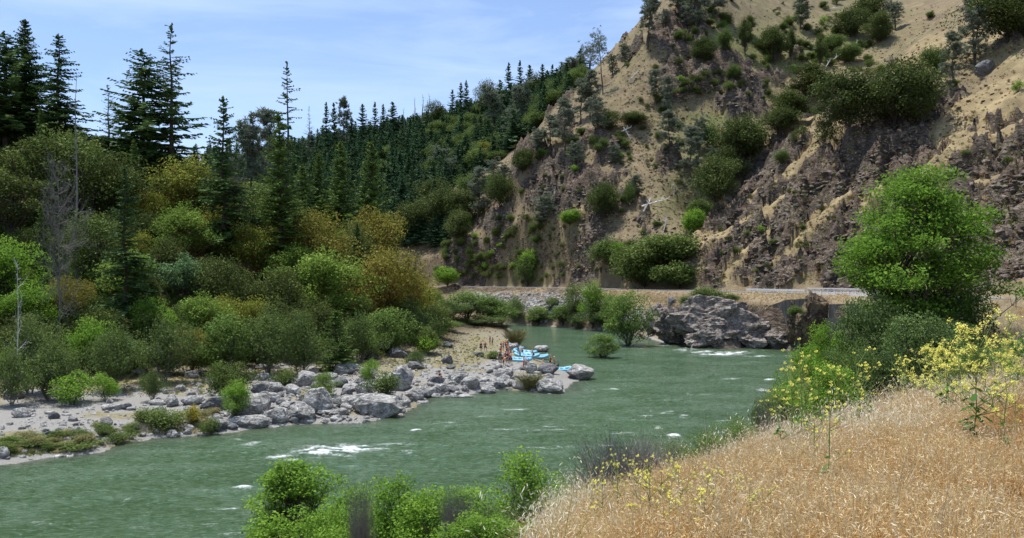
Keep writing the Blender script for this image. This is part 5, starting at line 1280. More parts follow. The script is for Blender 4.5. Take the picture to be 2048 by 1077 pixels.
scat_px('cobbles', 4200, [(760,790,340,60,6),(500,800,130,60,3),(250,850,200,40,1.2),(100,880,100,40,.6),(950,740,120,50,2),(700,730,150,30,1)], .08, .42, sc_, 5, 'grey cobbles and stones covering the gravel bar', seed=33, filt=lambda X, Y, Z: (Z > -.1) & (Z < 2.6))
scat_px('riprap', 1500, [(1050,605,130,18,6),(1150,622,100,22,3),(960,600,50,10,1),(1250,640,50,22,1.5)], .3, .9, sc_, 5, 'grey riprap stones below the road', seed=34, filt=lambda X, Y, Z: (Z > .2))
CR = [rockmesh('crag_block', 180+i, 2, 9, .08, M_crag, .45, sq=(1, .8, .6)) for i in range(5)]
cc = protos_collection('crag_block', CR)
RZ = [(a, b, rx*.9, ry*.85, rx*ry*w) for a, b, rx, ry, w in ROCKZ if a < 2100]
scat_px('crag_rubble', 8000, RZ, .18, 1.35, cc, 5, 'jagged rock ledges of the cliffs', seed=35, tilt=.35, flat=.9, lift=-.15, filt=lambda X, Y, Z: (rockmask(X, Y, rbf(X, Y)) > .4) & (road_d(X, Y) > 7))
scat_px('slope_stones', 6500, [(1250,400,180,150,4),(1500,200,250,180,4),(1000,490,170,80,4),(1800,250,200,200,2)], .14, .85, cc, 5, 'loose stones on the dry slopes', seed=36, filt=lambda X, Y, Z: road_d(X, Y) > 7)
# bluff of bare rock below the road, rising out of the river
for px, b, w, h, m, lb in [(1412,696,165,124,BLUFF[0],'highest pale rock of the bluff standing in the river below the road'),(1345,693,100,90,BLUFF[1],'left shoulder of the rock bluff in the river'),(1308,672,70,66,BLUFF[2],'brown rock at the left end of the bluff'),
   (1430,700,130,56,BLUFF[3],'rounded low rock at the front of the bluff in the rapids'),(1392,698,60,36,BLUFF[1],'small front rock of the bluff'),(1500,699,120,66,BLUFF[0],'low rock between the bluff and the overgrown mound'),(1565,700,110,50,BLUFF[2],'flat rock below the concrete wall'),
   (1480,688,120,84,BLUFF[3],'rock slope at the right of the bluff peak'),(1642,708,120,128,MOUND[0],'brown overgrown rock mound between the concrete walls'),(1600,700,80,104,MOUND[1],'brown grassy rock left part of the overgrown mound'),(1690,710,90,90,MOUND[1],'brown grassy rock right of the overgrown mound'),(1340,655,40,30,MOUND[0],'brown rock knob above the left end of the bluff'),(1450,660,110,60,BLUFF[2],'grey rock saddle behind the bluff peak')]:
    Xw, Yw, zw = hit(px, b)
    stone_at(m, 'rock_outcrop', lb, px, b, w, h, deep=.7, fwd=(Xw, Yw), cat='rock', rz=RND.uniform(-.3, .3), sink=.1)
for px, t, Y, w, lb in [(1412,574,192,84,'dark green bush on top of the river bluff'),(1375,592,188,44,'low bush at the left of the bluff top'),(1463,588,190,34,'small round bush right of the bluff peak'),(1590,612,168,40,'scrub on the overgrown mound')]:
    Y -= 16; Wd = w*Y/F; H = Wd*.55; plant('hoak_s', 'bush', lb, 'bush', (Y*(px-1024)/F, Y, EYE+Y*(HZ-t)/F-H), H, Wd)
# round dark rock high on the right slope
stone_at(BD[0], 'boulder', 'round dark rock under the grey pine high on the right slope', 1968, 155, 48, 42)
stone_at(BD[1], 'boulder', 'dark rock knob in the dry grass of the embankment', 1345, 612, 22, 20)
# fallen white logs on the slopes
M_log = M_whitewood
def logmesh(seed):
    r = RG(seed); mb = MB(); n = 6; pts = np.c_[np.linspace(-.5, .5, n), r.normal(0, .02, n), r.normal(0, .012, n)]
    pipe(mb, pts, np.linspace(.035, .014, n), 6)
    P0 = []; P1 = []
    for k in range(7):
        t = r.uniform(-.2, .48); P0.append((t, 0, 0)); P1.append((t+r.uniform(.03, .15), r.uniform(-.15, .15), r.uniform(.02, .16)))
    sticks(mb, P0, P1, .014, .005, 4); return mb.mesh('fallen_log', [M_log])
LG = [logmesh(i) for i in range(4)]
for i, (px, py, ln, ang, lb) in enumerate([(1330,463,26,78,'short white log standing nearly upright on the lower slope'),(1310,412,44,15,'forked white fallen log on the open lower slope'),(1296,420,30,60,'white broken branch beside the forked log'),(1268,160,24,45,'pale log on the slope below the skyline'),
   (1665,128,34,30,'white forked log in the upper ravine'),(1652,145,26,60,'second white log in the upper ravine'),(1665,20,20,10,'small white branch at the top of the slope'),(1712,100,18,78,'white upright stub on the upper green slope'),(1758,75,16,45,'white stick on the upper green slope'),
   (1245,270,30,25,'white dead branches under the spreading oak'),(1255,280,26,-60,'white dead trunk below the spreading oak'),(1110,390,14,85,'white stub in the dark rock face'),(1345,378,10,60,'small white stump in the hollow'),(1348,390,14,88,'white upright stub on the grassy hollow'),(1640,172,22,40,'pale log low in the ravine'),(1720,65,16,30,'pale branch near the top of the green slope')]):
    q = hit(px, py)
    if q is None: continue
    o = obj('fallen_log', LG[i % 4], label=lb, cat='log'); L_ = ln*q[1]/F*1.25; o.scale = (L_, L_*1.1, L_*1.1)
    o.location = (q[0], q[1]-.3, q[2]+.25+abs(sin(radians(ang)))*L_*.35); o.rotation_euler = (0, -radians(ang), RND.uniform(-.3, .3))
# ================================================================ road side structures
s = NT('pale_galvanised_steel'); n = s.noise(3, 3, .5, s.pos()); s.pbr(s.ramp(n, [(.3,(.55,.56,.56)),(.7,(.75,.75,.74))]), .5, spec=.4); M_steel = s.m
s = NT('pale_concrete'); n = s.noise(2, 5, .6, s.pos()); s.pbr(s.ramp(n, [(.3,(.52,.51,.49)),(.7,(.74,.73,.70))]), .85); M_conc = s.m
s = NT('stained_dark_concrete'); n = s.noise(1.0, 6, .7, s.wpos((1.6, 1.6, .22))); n2 = s.noise(3, 5, .6, s.wpos())
c = s.ramp(n, [(.32,(.028,.027,.026)),(.5,(.06,.058,.055)),(.66,(.12,.115,.105)),(.76,(.22,.21,.19))]); s.pbr(c, .9, s.bump(n2, .5, .08)); M_wall = s.m
s = NT('rusty_brown_steel'); s.pbr((.10,.09,.085), .7); M_post = s.m
tg = np.gradient(ROADC, axis=0); tg /= np.linalg.norm(tg, axis=1, keepdims=True); nn_ = np.c_[-tg[:, 1], tg[:, 0]]
EDGE = resample(ROADC+nn_*4.35, 1.0)
epx = 1024+F*EDGE[:, 0]/np.maximum(EDGE[:, 1], 1); vis_ = EDGE[:, 1] > 120
def run(a, b):
    k = np.where(vis_ & (epx > a) & (epx < b))[0]; return EDGE[k.min():k.max()+1]
def rail_set(name, label, cat, line, post_step, rails, post, prof, kerb=None):
    e = bpy.data.objects.new(name, None); COL.objects.link(e); tag(e, label, cat); o0 = line[len(line)//2]; e.location = (o0[0], o0[1], ROAD_Z)
    off = np.array([o0[0], o0[1], 0]); m0 = None
    for i in range(0, len(line), post_step):
        if m0 is None:
            mb = MB(); w, hgt = post; box(mb, -w/2, w/2, -w/2, w/2, -.6, hgt); m0 = mb.mesh('post', [prof])
        t = line[min(i+1, len(line)-1)]-line[max(i-1, 0)]
        obj('post', m0, parent=e, loc=(line[i][0]-off[0], line[i][1]-off[1], 0), rz=math.atan2(t[1], t[0]))
    for z0, z1, th_ in rails:
        tgl = np.gradient(line, axis=0); tgl /= np.linalg.norm(tgl, axis=1, keepdims=True); nl = np.c_[-tgl[:, 1], tgl[:, 0]]; n_ = len(line)
        a = line-off[:2]+nl*th_; b = line-off[:2]-nl*th_
        V = np.r_[np.c_[a, np.full(n_, z0)], np.c_[b, np.full(n_, z0)], np.c_[b, np.full(n_, z1)], np.c_[a, np.full(n_, z1)]]
        i = np.arange(n_-1); Q = np.concatenate([np.c_[i+k*n_, i+1+k*n_, i+1+((k+1) % 4)*n_, i+((k+1) % 4)*n_] for k in range(4)])
        me = mkmesh('rail', V, Q); me.materials.append(prof); obj('rail', me, parent=e)
    return e
rail_set('bridge_railing', 'pale open bridge railing with close posts beside the big green tree', 'railing', run(1612, 1760), 2, [(.28,.46,.10),(.62,.80,.10),(1.0,1.26,.18),(-.45,.06,.28)], (.26, 1.05), M_conc)
rail_set('guard_rail', 'long low steel guard rail along the river side of the road', 'guard rail', run(1490, 1611), 4, [(.42,.86,.06)], (.18, .88), M_steel)
# retaining walls
def wall(name, label, pts_front, thick):
    """a slab: its outline as px, py, depth; thickness runs away from the river"""
    A = np.array([P(*p) for p in pts_front]); n_ = len(A); B = A+np.array([thick*.3, thick, 0]); V = np.r_[A, B]
    bm = bmesh.new(); va = [bm.verts.new(v) for v in V]; bm.faces.new(va[:n_]); bm.faces.new(va[n_:][::-1])
    for i in range(n_): j = (i+1) % n_; bm.faces.new([va[i], va[j], va[j+n_], va[i+n_]][::-1])
    bmesh.ops.recalc_face_normals(bm, faces=bm.faces); me = bpy.data.meshes.new(name); bm.to_mesh(me); bm.free(); me.materials.append(M_wall)
    return obj(name, me, label=label, cat='wall')
def road_wall(label, a, b, off, top_py, thick=1.0):
    ln = resample(ROADC+nn_*off, 1.0); q = 1024+F*ln[:, 0]/np.maximum(ln[:, 1], 1); k = np.where((ln[:, 1] > 120) & (q > a) & (q < b))[0]; ln = ln[k.min():k.max()+1]; q = q[k.min():k.max()+1]
    n_ = len(ln); t = np.gradient(ln, axis=0); t /= np.linalg.norm(t, axis=1, keepdims=True); nl = np.c_[-t[:, 1], t[:, 0]]
    zt = EYE+ln[:, 1]*(HZ-np.interp(q, *top_py))/F; f, bk = ln, ln-nl*thick
    V = np.r_[np.c_[f, np.full(n_, -.6)], np.c_[bk, np.full(n_, -.6)], np.c_[bk, zt], np.c_[f, zt]]; i = np.arange(n_-1)
    Q = np.concatenate([np.c_[i+c*n_, i+1+c*n_, i+1+((c+1) % 4)*n_, i+((c+1) % 4)*n_] for c in range(4)]+[np.array([[0, n_, 2*n_, 3*n_], [n_-1, 4*n_-1, 3*n_-1, 2*n_-1]])])
    me = mkmesh('retaining_wall', V, Q); me.materials.append(M_wall); return obj('retaining_wall', me, label=label, cat='wall')
road_wall('stained dark concrete wall left of the overgrown mound', 1480, 1614, 15.6, ([1480, 1510, 1540, 1572, 1614], [660, 632, 612, 600, 598]))
road_wall('upper dark concrete wall right of the overgrown mound', 1655, 1760, 13.6, ([1655, 1760], [609, 607]))
road_wall('lower dark concrete wall right of the overgrown mound', 1645, 1760, 16.4, ([1645, 1760], [637, 634]))
# marker posts
def marker(px, py, hpx, label, Y=None, col=None):
    q = P(px, py, Y); g = gz(q[0], q[1]); hgt = hpx*Y/F+max(q[2]-g, 0)
    e = bpy.data.objects.new('marker_post', None); COL.objects.link(e); tag(e, label, 'post'); e.location = (q[0], q[1], g-.02)
    mb = MB(); box(mb, -.04, .04, -.03, .03, -.3, hgt); obj('post', mb.mesh('post', [col or M_post]), parent=e)
    mb = MB(); box(mb, -.055, .055, -.045, -.032, hgt-.30, hgt-.08); obj('reflector', mb.mesh('reflector', [M_paint]), parent=e)
marker(2032, 613, 28, 'dark thin roadside post in the dry grass at the right edge', 77)
marker(1444, 586, 9, 'small roadside marker left of the guard rail', 204, M_steel)
marker(1514, 588, 10, 'small roadside marker at the start of the guard rail', 197, M_steel)

# ================================================================ rafts and rafters
def flatmat(name, c, rough=.5, spec=.4):
    s = NT(name); n = s.noise(6, 3, .5, s.pos()); s.pbr(s.mix(n, tuple(v*.85 for v in c), tuple(min(1, v*1.12) for v in c)), rough, spec=spec); return s.m
M_raft = flatmat('light_blue_raft_rubber', (.19,.47,.60), .4); M_raftd = flatmat('grey_raft_floor', (.20,.27,.30)); M_line = flatmat('white_strap', (.75,.75,.73))
def raft():
    n = 40; t = np.linspace(0, 2*pi, n, endpoint=False); L_, Wd = 2.05, .82
    x = L_*np.sign(np.cos(t))*np.abs(np.cos(t))**.55; y = Wd*np.sign(np.sin(t))*np.abs(np.sin(t))**.55
    z = .26+.36*np.clip(np.abs(x)/L_-.55, 0, 1)**1.3*2.0
    pts = np.c_[x, y, z]; tgt = np.roll(pts, -1, 0)-np.roll(pts, 1, 0); d, _, _ = frame(tgt); up = np.array([0, 0, 1.]); a = np.cross(d, up); a /= np.linalg.norm(a, axis=1, keepdims=True); b = np.cross(a, d)
    s_ = 10; an = np.arange(s_)*2*pi/s_; V = (pts[:, None]+(a[:, None]*np.cos(an)[None, :, None]+b[:, None]*np.sin(an)[None, :, None])*.26).reshape(-1, 3)
    i = (np.arange(n)*s_)[:, None]; j = (((np.arange(n)+1) % n)*s_)[:, None]; k = np.arange(s_)[None]; k2 = (k+1) % s_
    tube = mkmesh('tube', V, np.stack([i+k, j+k, j+k2, i+k2], -1).reshape(-1, 4), smooth=True); tube.materials.append(M_raft)
    mb = MB(); V = np.r_[np.c_[x*.97, y*.97, z*0+.12], [[0, 0, .12]]]; mb.add(V, None, np.c_[np.arange(n), (np.arange(n)+1) % n, np.full(n, n)]); floor = mb.mesh('floor', [M_raftd])
    mb = MB(); pipe(mb, [(0, -.75, .36), (0, -.4, .40), (0, .4, .40), (0, .75, .36)], .17, 10); th_ = mb.mesh('thwart', [M_raft], True)
    mb = MB(); q = pts*[1.0, 1.0, 1]+[0, 0, .27]; pipe(mb, np.r_[q, q[:1]][:n//2+1], .02, 4); line = mb.mesh('grab_line', [M_line])
    return tube, floor, th_, line
RT = raft()
PRAFT = [((1050,713),-22,.08,'light blue raft at the back of the beached row'),((1054,722),-14,.05,'light blue raft in the middle of the beached row'),((1036,733),-12,.05,'nearest light blue raft of the beached row'),((1029,705),-50,.12,'light blue raft standing tilted by the rocks'),
         ((1117,740),18,.03,'small light blue raft floating behind the boulders'),((1072,717),-4,.02,'raft with its end showing behind the middle one')]
for (px, py), rz, ty, lb in PRAFT:
    Y = EYE*F/(py-HZ)*.985; X = Y*(px-1024)/F; z = max(gz(X, Y), -.05)
    e = bpy.data.objects.new('raft', None); COL.objects.link(e); tag(e, lb, 'raft'); e.location = (X, Y, z+.02); e.rotation_euler = (radians(4), ty, radians(rz))
    obj('tube', RT[0], parent=e); obj('floor', RT[1], parent=e); obj('grab_line', RT[3], parent=e)
    for xx in (-.85, 0, .85): obj('thwart', RT[2], parent=e, loc=(xx, 0, 0))

def skinned(name, verts, edges, radii, mats, sub=1):
    me = bpy.data.meshes.new(name); me.from_pydata(verts, edges, []); o = bpy.data.objects.new(name, me); COL.objects.link(o)
    md = o.modifiers.new('skin', 'SKIN'); md.branch_smoothing = .3
    for i, rr_ in enumerate(radii): me.skin_vertices[0].data[i].radius = rr_ if hasattr(rr_, '__len__') else (rr_, rr_)
    me.skin_vertices[0].data[0].use_root = True
    ss_ = o.modifiers.new('sub', 'SUBSURF'); ss_.levels = sub; ss_.render_levels = sub
    bpy.context.view_layer.update(); dg = bpy.context.evaluated_depsgraph_get(); m = bpy.data.meshes.new_from_object(o.evaluated_get(dg)); bpy.data.objects.remove(o)
    m.name = name
    m.materials.clear()
    for x in mats: m.materials.append(x)
    for p in m.polygons: p.use_smooth = True
    return m
M_skin = flatmat('skin', (.42,.24,.16), .55); M_skin2 = flatmat('tanned_skin', (.27,.14,.09), .55)
M_navy = flatmat('navy_cloth', (.015,.022,.06), .8); M_blk = flatmat('black_wetsuit', (.015,.015,.017), .6); M_grey = flatmat('grey_cloth', (.16,.16,.17), .8); M_red = flatmat('red_cloth', (.38,.035,.03), .7); M_whi = flatmat('white_cloth', (.65,.65,.64), .8); M_teal = flatmat('teal_cloth', (.05,.22,.26), .7)
M_org = flatmat('orange_plastic', (.72,.20,.03), .4); M_ylw = flatmat('yellow_plastic', (.75,.50,.05), .4); M_hred = flatmat('red_plastic', (.55,.05,.04), .4); M_hblue = flatmat('blue_plastic', (.05,.13,.40), .4); M_hair = flatmat('brown_hair', (.05,.03,.02), .8)
POSES = {}
def pose(key, J):
    """J: pelvis, chest, neck, head, then left/right shoulder, elbow, wrist, hand tip, hip, knee, ankle, toe"""
    names = ['pel','wai','che','nec','chn','hed','ls','le','lw','lh','rs','re','rw','rh','lhp','lk','la','lt','rhp','rk','ra','rt']
    R = dict(pel=(.135,.10), wai=(.12,.09), che=(.15,.105), nec=.055, chn=.06, hed=(.078,.095), ls=.058, le=.042, lw=.03, lh=.022, rs=.058, re=.042, rw=.03, rh=.022, lhp=.088, lk=.058, la=.042, lt=.03, rhp=.088, rk=.058, ra=.042, rt=.03)
    E = [('pel','wai'),('wai','che'),('che','nec'),('nec','chn'),('chn','hed'),('che','ls'),('ls','le'),('le','lw'),('lw','lh'),('che','rs'),('rs','re'),('re','rw'),('rw','rh'),('pel','lhp'),('lhp','lk'),('lk','la'),('la','lt'),('pel','rhp'),('rhp','rk'),('rk','ra'),('ra','rt')]
    ix = {n_: i for i, n_ in enumerate(names)}
    V = [J[n_] for n_ in names]; POSES[key] = (J, V, [(ix[a], ix[b]) for a, b in E], [R[n_] for n_ in names])
S0 = dict(pel=(0,0,.95), wai=(0,.01,1.1), che=(0,.02,1.32), nec=(0,.02,1.48), chn=(0,0,1.56), hed=(0,-.01,1.67), ls=(.18,.01,1.4), le=(.25,.03,1.13), lw=(.24,-.08,.92), lh=(.23,-.13,.83), rs=(-.18,.01,1.4), re=(-.26,.05,1.14), rw=(-.27,-.03,.9), rh=(-.26,-.06,.8),
          lhp=(.10,0,.88), lk=(.12,-.03,.48), la=(.13,.03,.09), lt=(.15,-.12,.03), rhp=(-.10,0,.88), rk=(-.13,-.02,.48), ra=(-.15,.04,.09), rt=(-.17,-.11,.03))
pose('stand', S0)
S1 = dict(S0); S1.update(le=(.34,.1,1.18), lw=(.17,-.03,1.0), lh=(.12,-.05,.97), re=(-.35,.08,1.18), rw=(-.18,-.04,1.0), rh=(-.12,-.05,.97), lk=(.17,-.02,.48), la=(.22,.03,.09), lt=(.26,-.11,.03)); pose('hips', S1)
S2 = dict(S0); S2.update(wai=(0,-.06,1.07), che=(0,-.26,1.2), nec=(0,-.39,1.27), chn=(0,-.46,1.29), hed=(0,-.54,1.33), ls=(.17,-.3,1.22), le=(.21,-.42,.97), lw=(.17,-.52,.74), lh=(.15,-.56,.66), rs=(-.17,-.3,1.22), re=(-.22,-.38,.96), rw=(-.17,-.5,.75), rh=(-.15,-.55,.67), pel=(0,.06,.93), lk=(.13,-.06,.48), rk=(-.13,.0,.48)); pose('bend', S2)
S3 = dict(S0); S3.update(pel=(0,0,.14), wai=(0,0,.3), che=(0,-.03,.52), nec=(0,-.05,.68), chn=(0,-.08,.76), hed=(0,-.1,.87), ls=(.18,-.03,.6), le=(.25,-.16,.38), lw=(.18,-.36,.32), lh=(.14,-.43,.3), rs=(-.18,-.03,.6), re=(-.25,-.14,.38), rw=(-.17,-.34,.3), rh=(-.14,-.42,.3),
          lhp=(.1,-.02,.13), lk=(.15,-.4,.36), la=(.14,-.58,.07), lt=(.15,-.7,.03), rhp=(-.1,-.02,.13), rk=(-.15,-.4,.36), ra=(-.14,-.58,.07), rt=(-.15,-.7,.03)); pose('sit', S3)
S4 = dict(S0); S4.update(le=(.32,-.08,1.5), lw=(.22,-.14,1.72), lh=(.18,-.15,1.8), rk=(-.14,-.1,.5), ra=(-.16,.12,.1), rt=(-.17,-.02,.03)); pose('arm_up', S4)
def torso_shell(J, r1=.17, r2=.125):
    mb = MB(); w, c, n_ = (np.array(J[k]) for k in ('wai', 'che', 'nec')); p = np.array([w-(c-w)*.15, w*.5+c*.5, c, c*.35+n_*.65]); rad = [.9, 1.02, 1.05, .62]
    d, a, b = frame(np.gradient(p, axis=0)); X = np.array([1., 0, 0]); s_ = 10; an = np.arange(s_)*2*pi/s_
    a = np.tile(X, (4, 1)); b = np.cross(d, a); V = p[:, None]+(a[:, None]*(np.cos(an)*r1)[None, :, None]+b[:, None]*(np.sin(an)*r2)[None, :, None])*np.array(rad)[:, None, None]
    V = V.reshape(-1, 3); i = np.arange(3)[:, None]*s_; k = np.arange(s_)[None]; k2 = (k+1) % s_
    mb.add(V, np.stack([i+k, i+k2, i+k2+s_, i+k+s_], -1).reshape(-1, 4), [(0*s_+q, 0, 0) for q in ()] or None); return mb.mesh('life_vest', [], True)
def helmet_mesh(J):
    V, T = ICO[2]; h_ = np.array(J['hed']); V = V*[.115, .135, .115]; V[:, 2] = np.maximum(V[:, 2], -.012); V = V+h_+[0, .005, .045]
    return mkmesh('helmet', V, None, T, smooth=True)
def shorts_mesh(J):
    mb = MB()
    for a, b in (('lhp', 'lk'), ('rhp', 'rk')):
        p, q = np.array(J[a]), np.array(J[b]); pipe(mb, [p+(p-q)*.18, p*.6+q*.4, p*.35+q*.65], [.112, .10, .09], 9)
    return mb.mesh('shorts', [], True)
PEOPLE_M = {}
for k, (J, V, E, R) in POSES.items():
    PEOPLE_M[k] = (skinned('person_body', V, E, R, [M_skin]), torso_shell(J), helmet_mesh(J), shorts_mesh(J))
def person(px, py, pz, posek, skin, vest, helm, short, label, rz):
    body, ve, he, sh_ = PEOPLE_M[posek]; Y = (EYE-pz)*F/(py-HZ); X = Y*(px-1024)/F; g = max(gz(X, Y), pz if pz > .3 else -.3)
    e = bpy.data.objects.new('person', None); COL.objects.link(e); tag(e, label, 'person'); e.location = (X, Y, g); e.rotation_euler = (0, 0, rz); e.scale = (1.05,)*3
    for nm, m, mt in (('body', body, skin), ('life_vest', ve, vest), ('helmet', he, helm), ('shorts', sh_, short)):
        if mt is None: continue
        key = (m.name, mt.name)
        if key not in MCACHE:
            c = m.copy(); c.materials.clear(); c.materials.append(mt); c.name = nm; MCACHE[key] = c
        obj(nm, MCACHE[key], parent=e)
MCACHE = {}
def cp(x, y): return (920+x/6.334, 640+y/6.334)
PPL = [ # crop x, foot y, pose, skin, vest, helmet, shorts, label
 (265,405,'stand',M_skin,M_navy,M_hred,M_navy,'leftmost rafter standing on the sand in a dark vest'),(320,402,'hips',M_skin,M_hred,M_ylw,M_navy,'rafter with yellow helmet and red vest, second from the left on the sand'),
 (380,322,'stand',M_skin,M_blk,M_org,M_grey,'rafter in orange helmet farthest up the bar, left one'),(410,330,'hips',M_skin,M_org,M_whi,M_grey,'rafter in orange vest farthest up the bar, right one'),
 (522,400,'stand',M_skin,M_navy,M_ylw,M_red,'rafter in yellow helmet at the back left of the crowd'),(548,395,'stand',M_skin2,M_hred,M_org,M_navy,'rafter in red vest at the back of the crowd'),
 (580,375,'arm_up',M_skin,M_org,M_ylw,M_navy,'rafter raising an arm at the back of the crowd'),(605,372,'stand',M_skin,M_hred,M_whi,M_blk,'white helmeted rafter at the back right of the crowd'),
 (592,440,'hips',M_skin,M_hred,M_org,M_navy,'rafter in orange helmet and red vest in mid crowd'),(612,455,'stand',M_skin,M_org,M_org,M_red,'rafter in orange vest right of mid crowd'),(515,470,'stand',M_skin,M_hred,M_ylw,M_grey,'rafter in red vest on the left side of the crowd'),
 (495,545,'stand',M_skin,M_blk,M_whi,M_navy,'rafter in black at the front left of the crowd'),(520,548,'hips',M_skin2,M_navy,M_org,M_blk,'rafter with hands on hips at the front left of the crowd'),(545,550,'stand',M_skin,M_whi,M_ylw,M_blk,'rafter in white vest at the front of the crowd'),
 (550,592,'bend',M_skin,M_org,M_org,M_blk,'rafter bending down in front of the crowd'),(575,535,'stand',M_skin,M_hred,M_ylw,M_navy,'rafter in red vest at the front centre of the crowd'),(600,550,'stand',M_skin2,M_blk,M_hblue,M_blk,'rafter in a blue helmet at the front right of the crowd'),
 (625,560,'hips',M_skin,M_navy,M_org,M_navy,'dark vested rafter beside the nearest raft'),(648,560,'bend',M_skin,M_hred,M_hred,M_blk,'rafter in red leaning over the nearest raft'),(640,470,'stand',M_skin,M_teal,M_whi,M_grey,'rafter in teal beside the tilted raft'),
 (738,455,'stand',M_skin,M_navy,M_hblue,M_navy,'rafter in navy standing between the back rafts'),(760,505,'arm_up',M_skin,M_navy,M_whi,M_blk,'rafter with raised arm between the rafts'),(790,455,'bend',M_skin,M_org,M_ylw,M_grey,'rafter in yellow helmet stooping behind the back raft'),
 (915,485,'stand',M_skin,M_whi,M_hred,M_navy,'rafter in red helmet standing at the river end of the rafts'),(935,505,'bend',M_skin,M_navy,M_whi,M_navy,'rafter stooping at the river end of the rafts'),
 (805,635,'hips',M_skin,M_hred,M_hred,M_hred,'rafter in red in front of the nearest raft'),(835,628,'stand',M_skin,M_whi,M_whi,M_grey,'rafter in white in front of the nearest raft'),(865,655,'stand',M_skin,M_hblue,M_hblue,M_navy,'rafter in blue in front of the nearest raft'),
 (1045,590,'sit',M_skin,M_org,M_org,M_red,'rafter sitting on the rocks in orange'),(1145,560,'stand',M_skin,M_hred,M_org,M_navy,'rafter standing behind the dark boulder'),(1170,575,'sit',M_skin,M_org,M_ylw,M_navy,'rafter sitting behind the dark boulder'),(1195,580,'stand',M_skin,M_hred,M_whi,M_grey,'rafter in red beside the floating raft'),(1250,595,'sit',M_skin2,M_teal,M_hblue,M_blk,'rafter in teal sitting in the floating raft')]
for i, (x, y, ps, sk, ve, he, sh_, lb) in enumerate(PPL):
    px, py = cp(x, y); 
    q = hit(px, py); z = q[2] if q is not None and q[1] < 200 else .1
    person(px, py, max(z, .05)+(.35 if 'in the floating' in lb else .0), ps, sk, ve, he, sh_, lb, RG(i).uniform(-2.5, 2.5))
q = hit(879, 757); person(879, 757, q[2], 'sit', M_skin, M_blk, M_hair, M_navy, 'lone person in dark clothes sitting on the rocks away from the group', .6)
# ================================================================ foreground
M_grassred = leaf_mat('reddish_dry_grass', (.25,.135,.042), (.50,.32,.115), (.73,.57,.29), .3, var=.5)
M_dark = leaf_mat('russet_dry_grass', (.13,.06,.03), (.30,.15,.07), (.46,.29,.16), .25, var=.5)
M_straw = leaf_mat('straw_grass', (.29,.22,.12), (.50,.41,.24), (.68,.60,.42), .3, var=.4)
M_oat = leaf_mat('cream_oat_heads', (.42,.36,.24), (.66,.60,.44), (.82,.78,.64), .35, var=.2)
M_grassg = leaf_mat('green_grass', (.09,.12,.03), (.20,.24,.07), (.34,.34,.14), .3)
M_stem = leaf_mat('mustard_stems', (.10,.15,.04), (.20,.26,.08), None, .1)
M_must = leaf_mat('mustard_leaves', (.035,.09,.02), (.08,.17,.035), None, .3)
M_petal = leaf_mat('yellow_petals', (.60,.56,.08), (.76,.72,.20), None, .35, var=.1)
M_berry = leaf_mat('bramble_leaves', (.04,.10,.018), (.10,.21,.035), (.17,.30,.05), .3)
def clump(seed, nb, h, spread, wd, lean=.35, heads=0, headlen=.02, headw=.006, oat=False):
    r = RG(seed); mb = MB(); A = []; 
    a = r.uniform(0, 2*pi, nb); rr_ = r.uniform(0, spread, nb); B = np.c_[np.cos(a)*rr_, np.sin(a)*rr_, np.zeros(nb)]
    H = h*r.uniform(.5, 1.1, nb); la = r.uniform(0, 2*pi, nb); ll = np.abs(r.normal(0, lean, nb))*H
    M = B+np.c_[np.cos(la)*ll*.3, np.sin(la)*ll*.3, H*.55]; T_ = B+np.c_[np.cos(la)*ll, np.sin(la)*ll, H*(1-.12*np.abs(ll/H))]
    pa = r.uniform(0, pi, nb); w_ = np.c_[np.cos(pa), np.sin(pa), np.zeros(nb)]*wd
    V = np.stack([B-w_, B+w_, M+w_*.8, M-w_*.8, T_], 1).reshape(-1, 3); b = (np.arange(nb)*5)[:, None]; tn = np.clip(r.normal(.42, .2, nb), 0, 1)
    mb.add(V, np.c_[b, b+1, b+2, b+3], np.c_[b+3, b+2, b+4], tint=np.repeat(tn, 5), mat=0)
    if heads:
        k = r.integers(0, nb, heads); f = r.uniform(.45, 1.02, heads)[:, None]; C = M[k]+(T_[k]-M[k])*((f-.45)/.57)
        D = unit(heads, r)*headlen; D[:, 2] = np.abs(D[:, 2]) if not oat else -np.abs(D[:, 2])-.3*headlen
        if oat: C = C+r.normal(0, .035, (heads, 3))*[1, 1, .3]
        blades(mb, C, D, np.full(heads, headw), r, np.clip(r.normal(.7, .2, heads), 0, 1), mat=1)
    return mb
GM = [clump(1, 60, .30, .17, .0020, .5, 190, .020, .0036).mesh('grass', [M_grassred, M_grassred]),
      clump(2, 60, .36, .17, .0020, .5, 130, .022, .0040).mesh('grass', [M_grassred, M_straw]),
      clump(3, 50, .38, .16, .0022, .45, 110, .022, .0042).mesh('grass', [M_straw, M_straw]),
      clump(4, 26, .52, .18, .0020, .4, 60, .034, .0065, True).mesh('grass', [M_straw, M_oat]),
      clump(5, 26, .60, .22, .0024, .4, 50, .034, .0065, True).mesh('grass', [M_grassg, M_oat]),
      clump(6, 50, .28, .15, .004, .5).mesh('grass', [M_grassg]),
      clump(7, 14, .62, .18, .0026, .6, 46, .026, .0045).mesh('grass', [M_straw, M_straw]),
      clump(8, 56, .27, .17, .0022, .55, 170, .018, .0036).mesh('grass', [M_dark, M_grassred])]
gc = protos_collection('grass_tuft', GM)
r = RG(71)
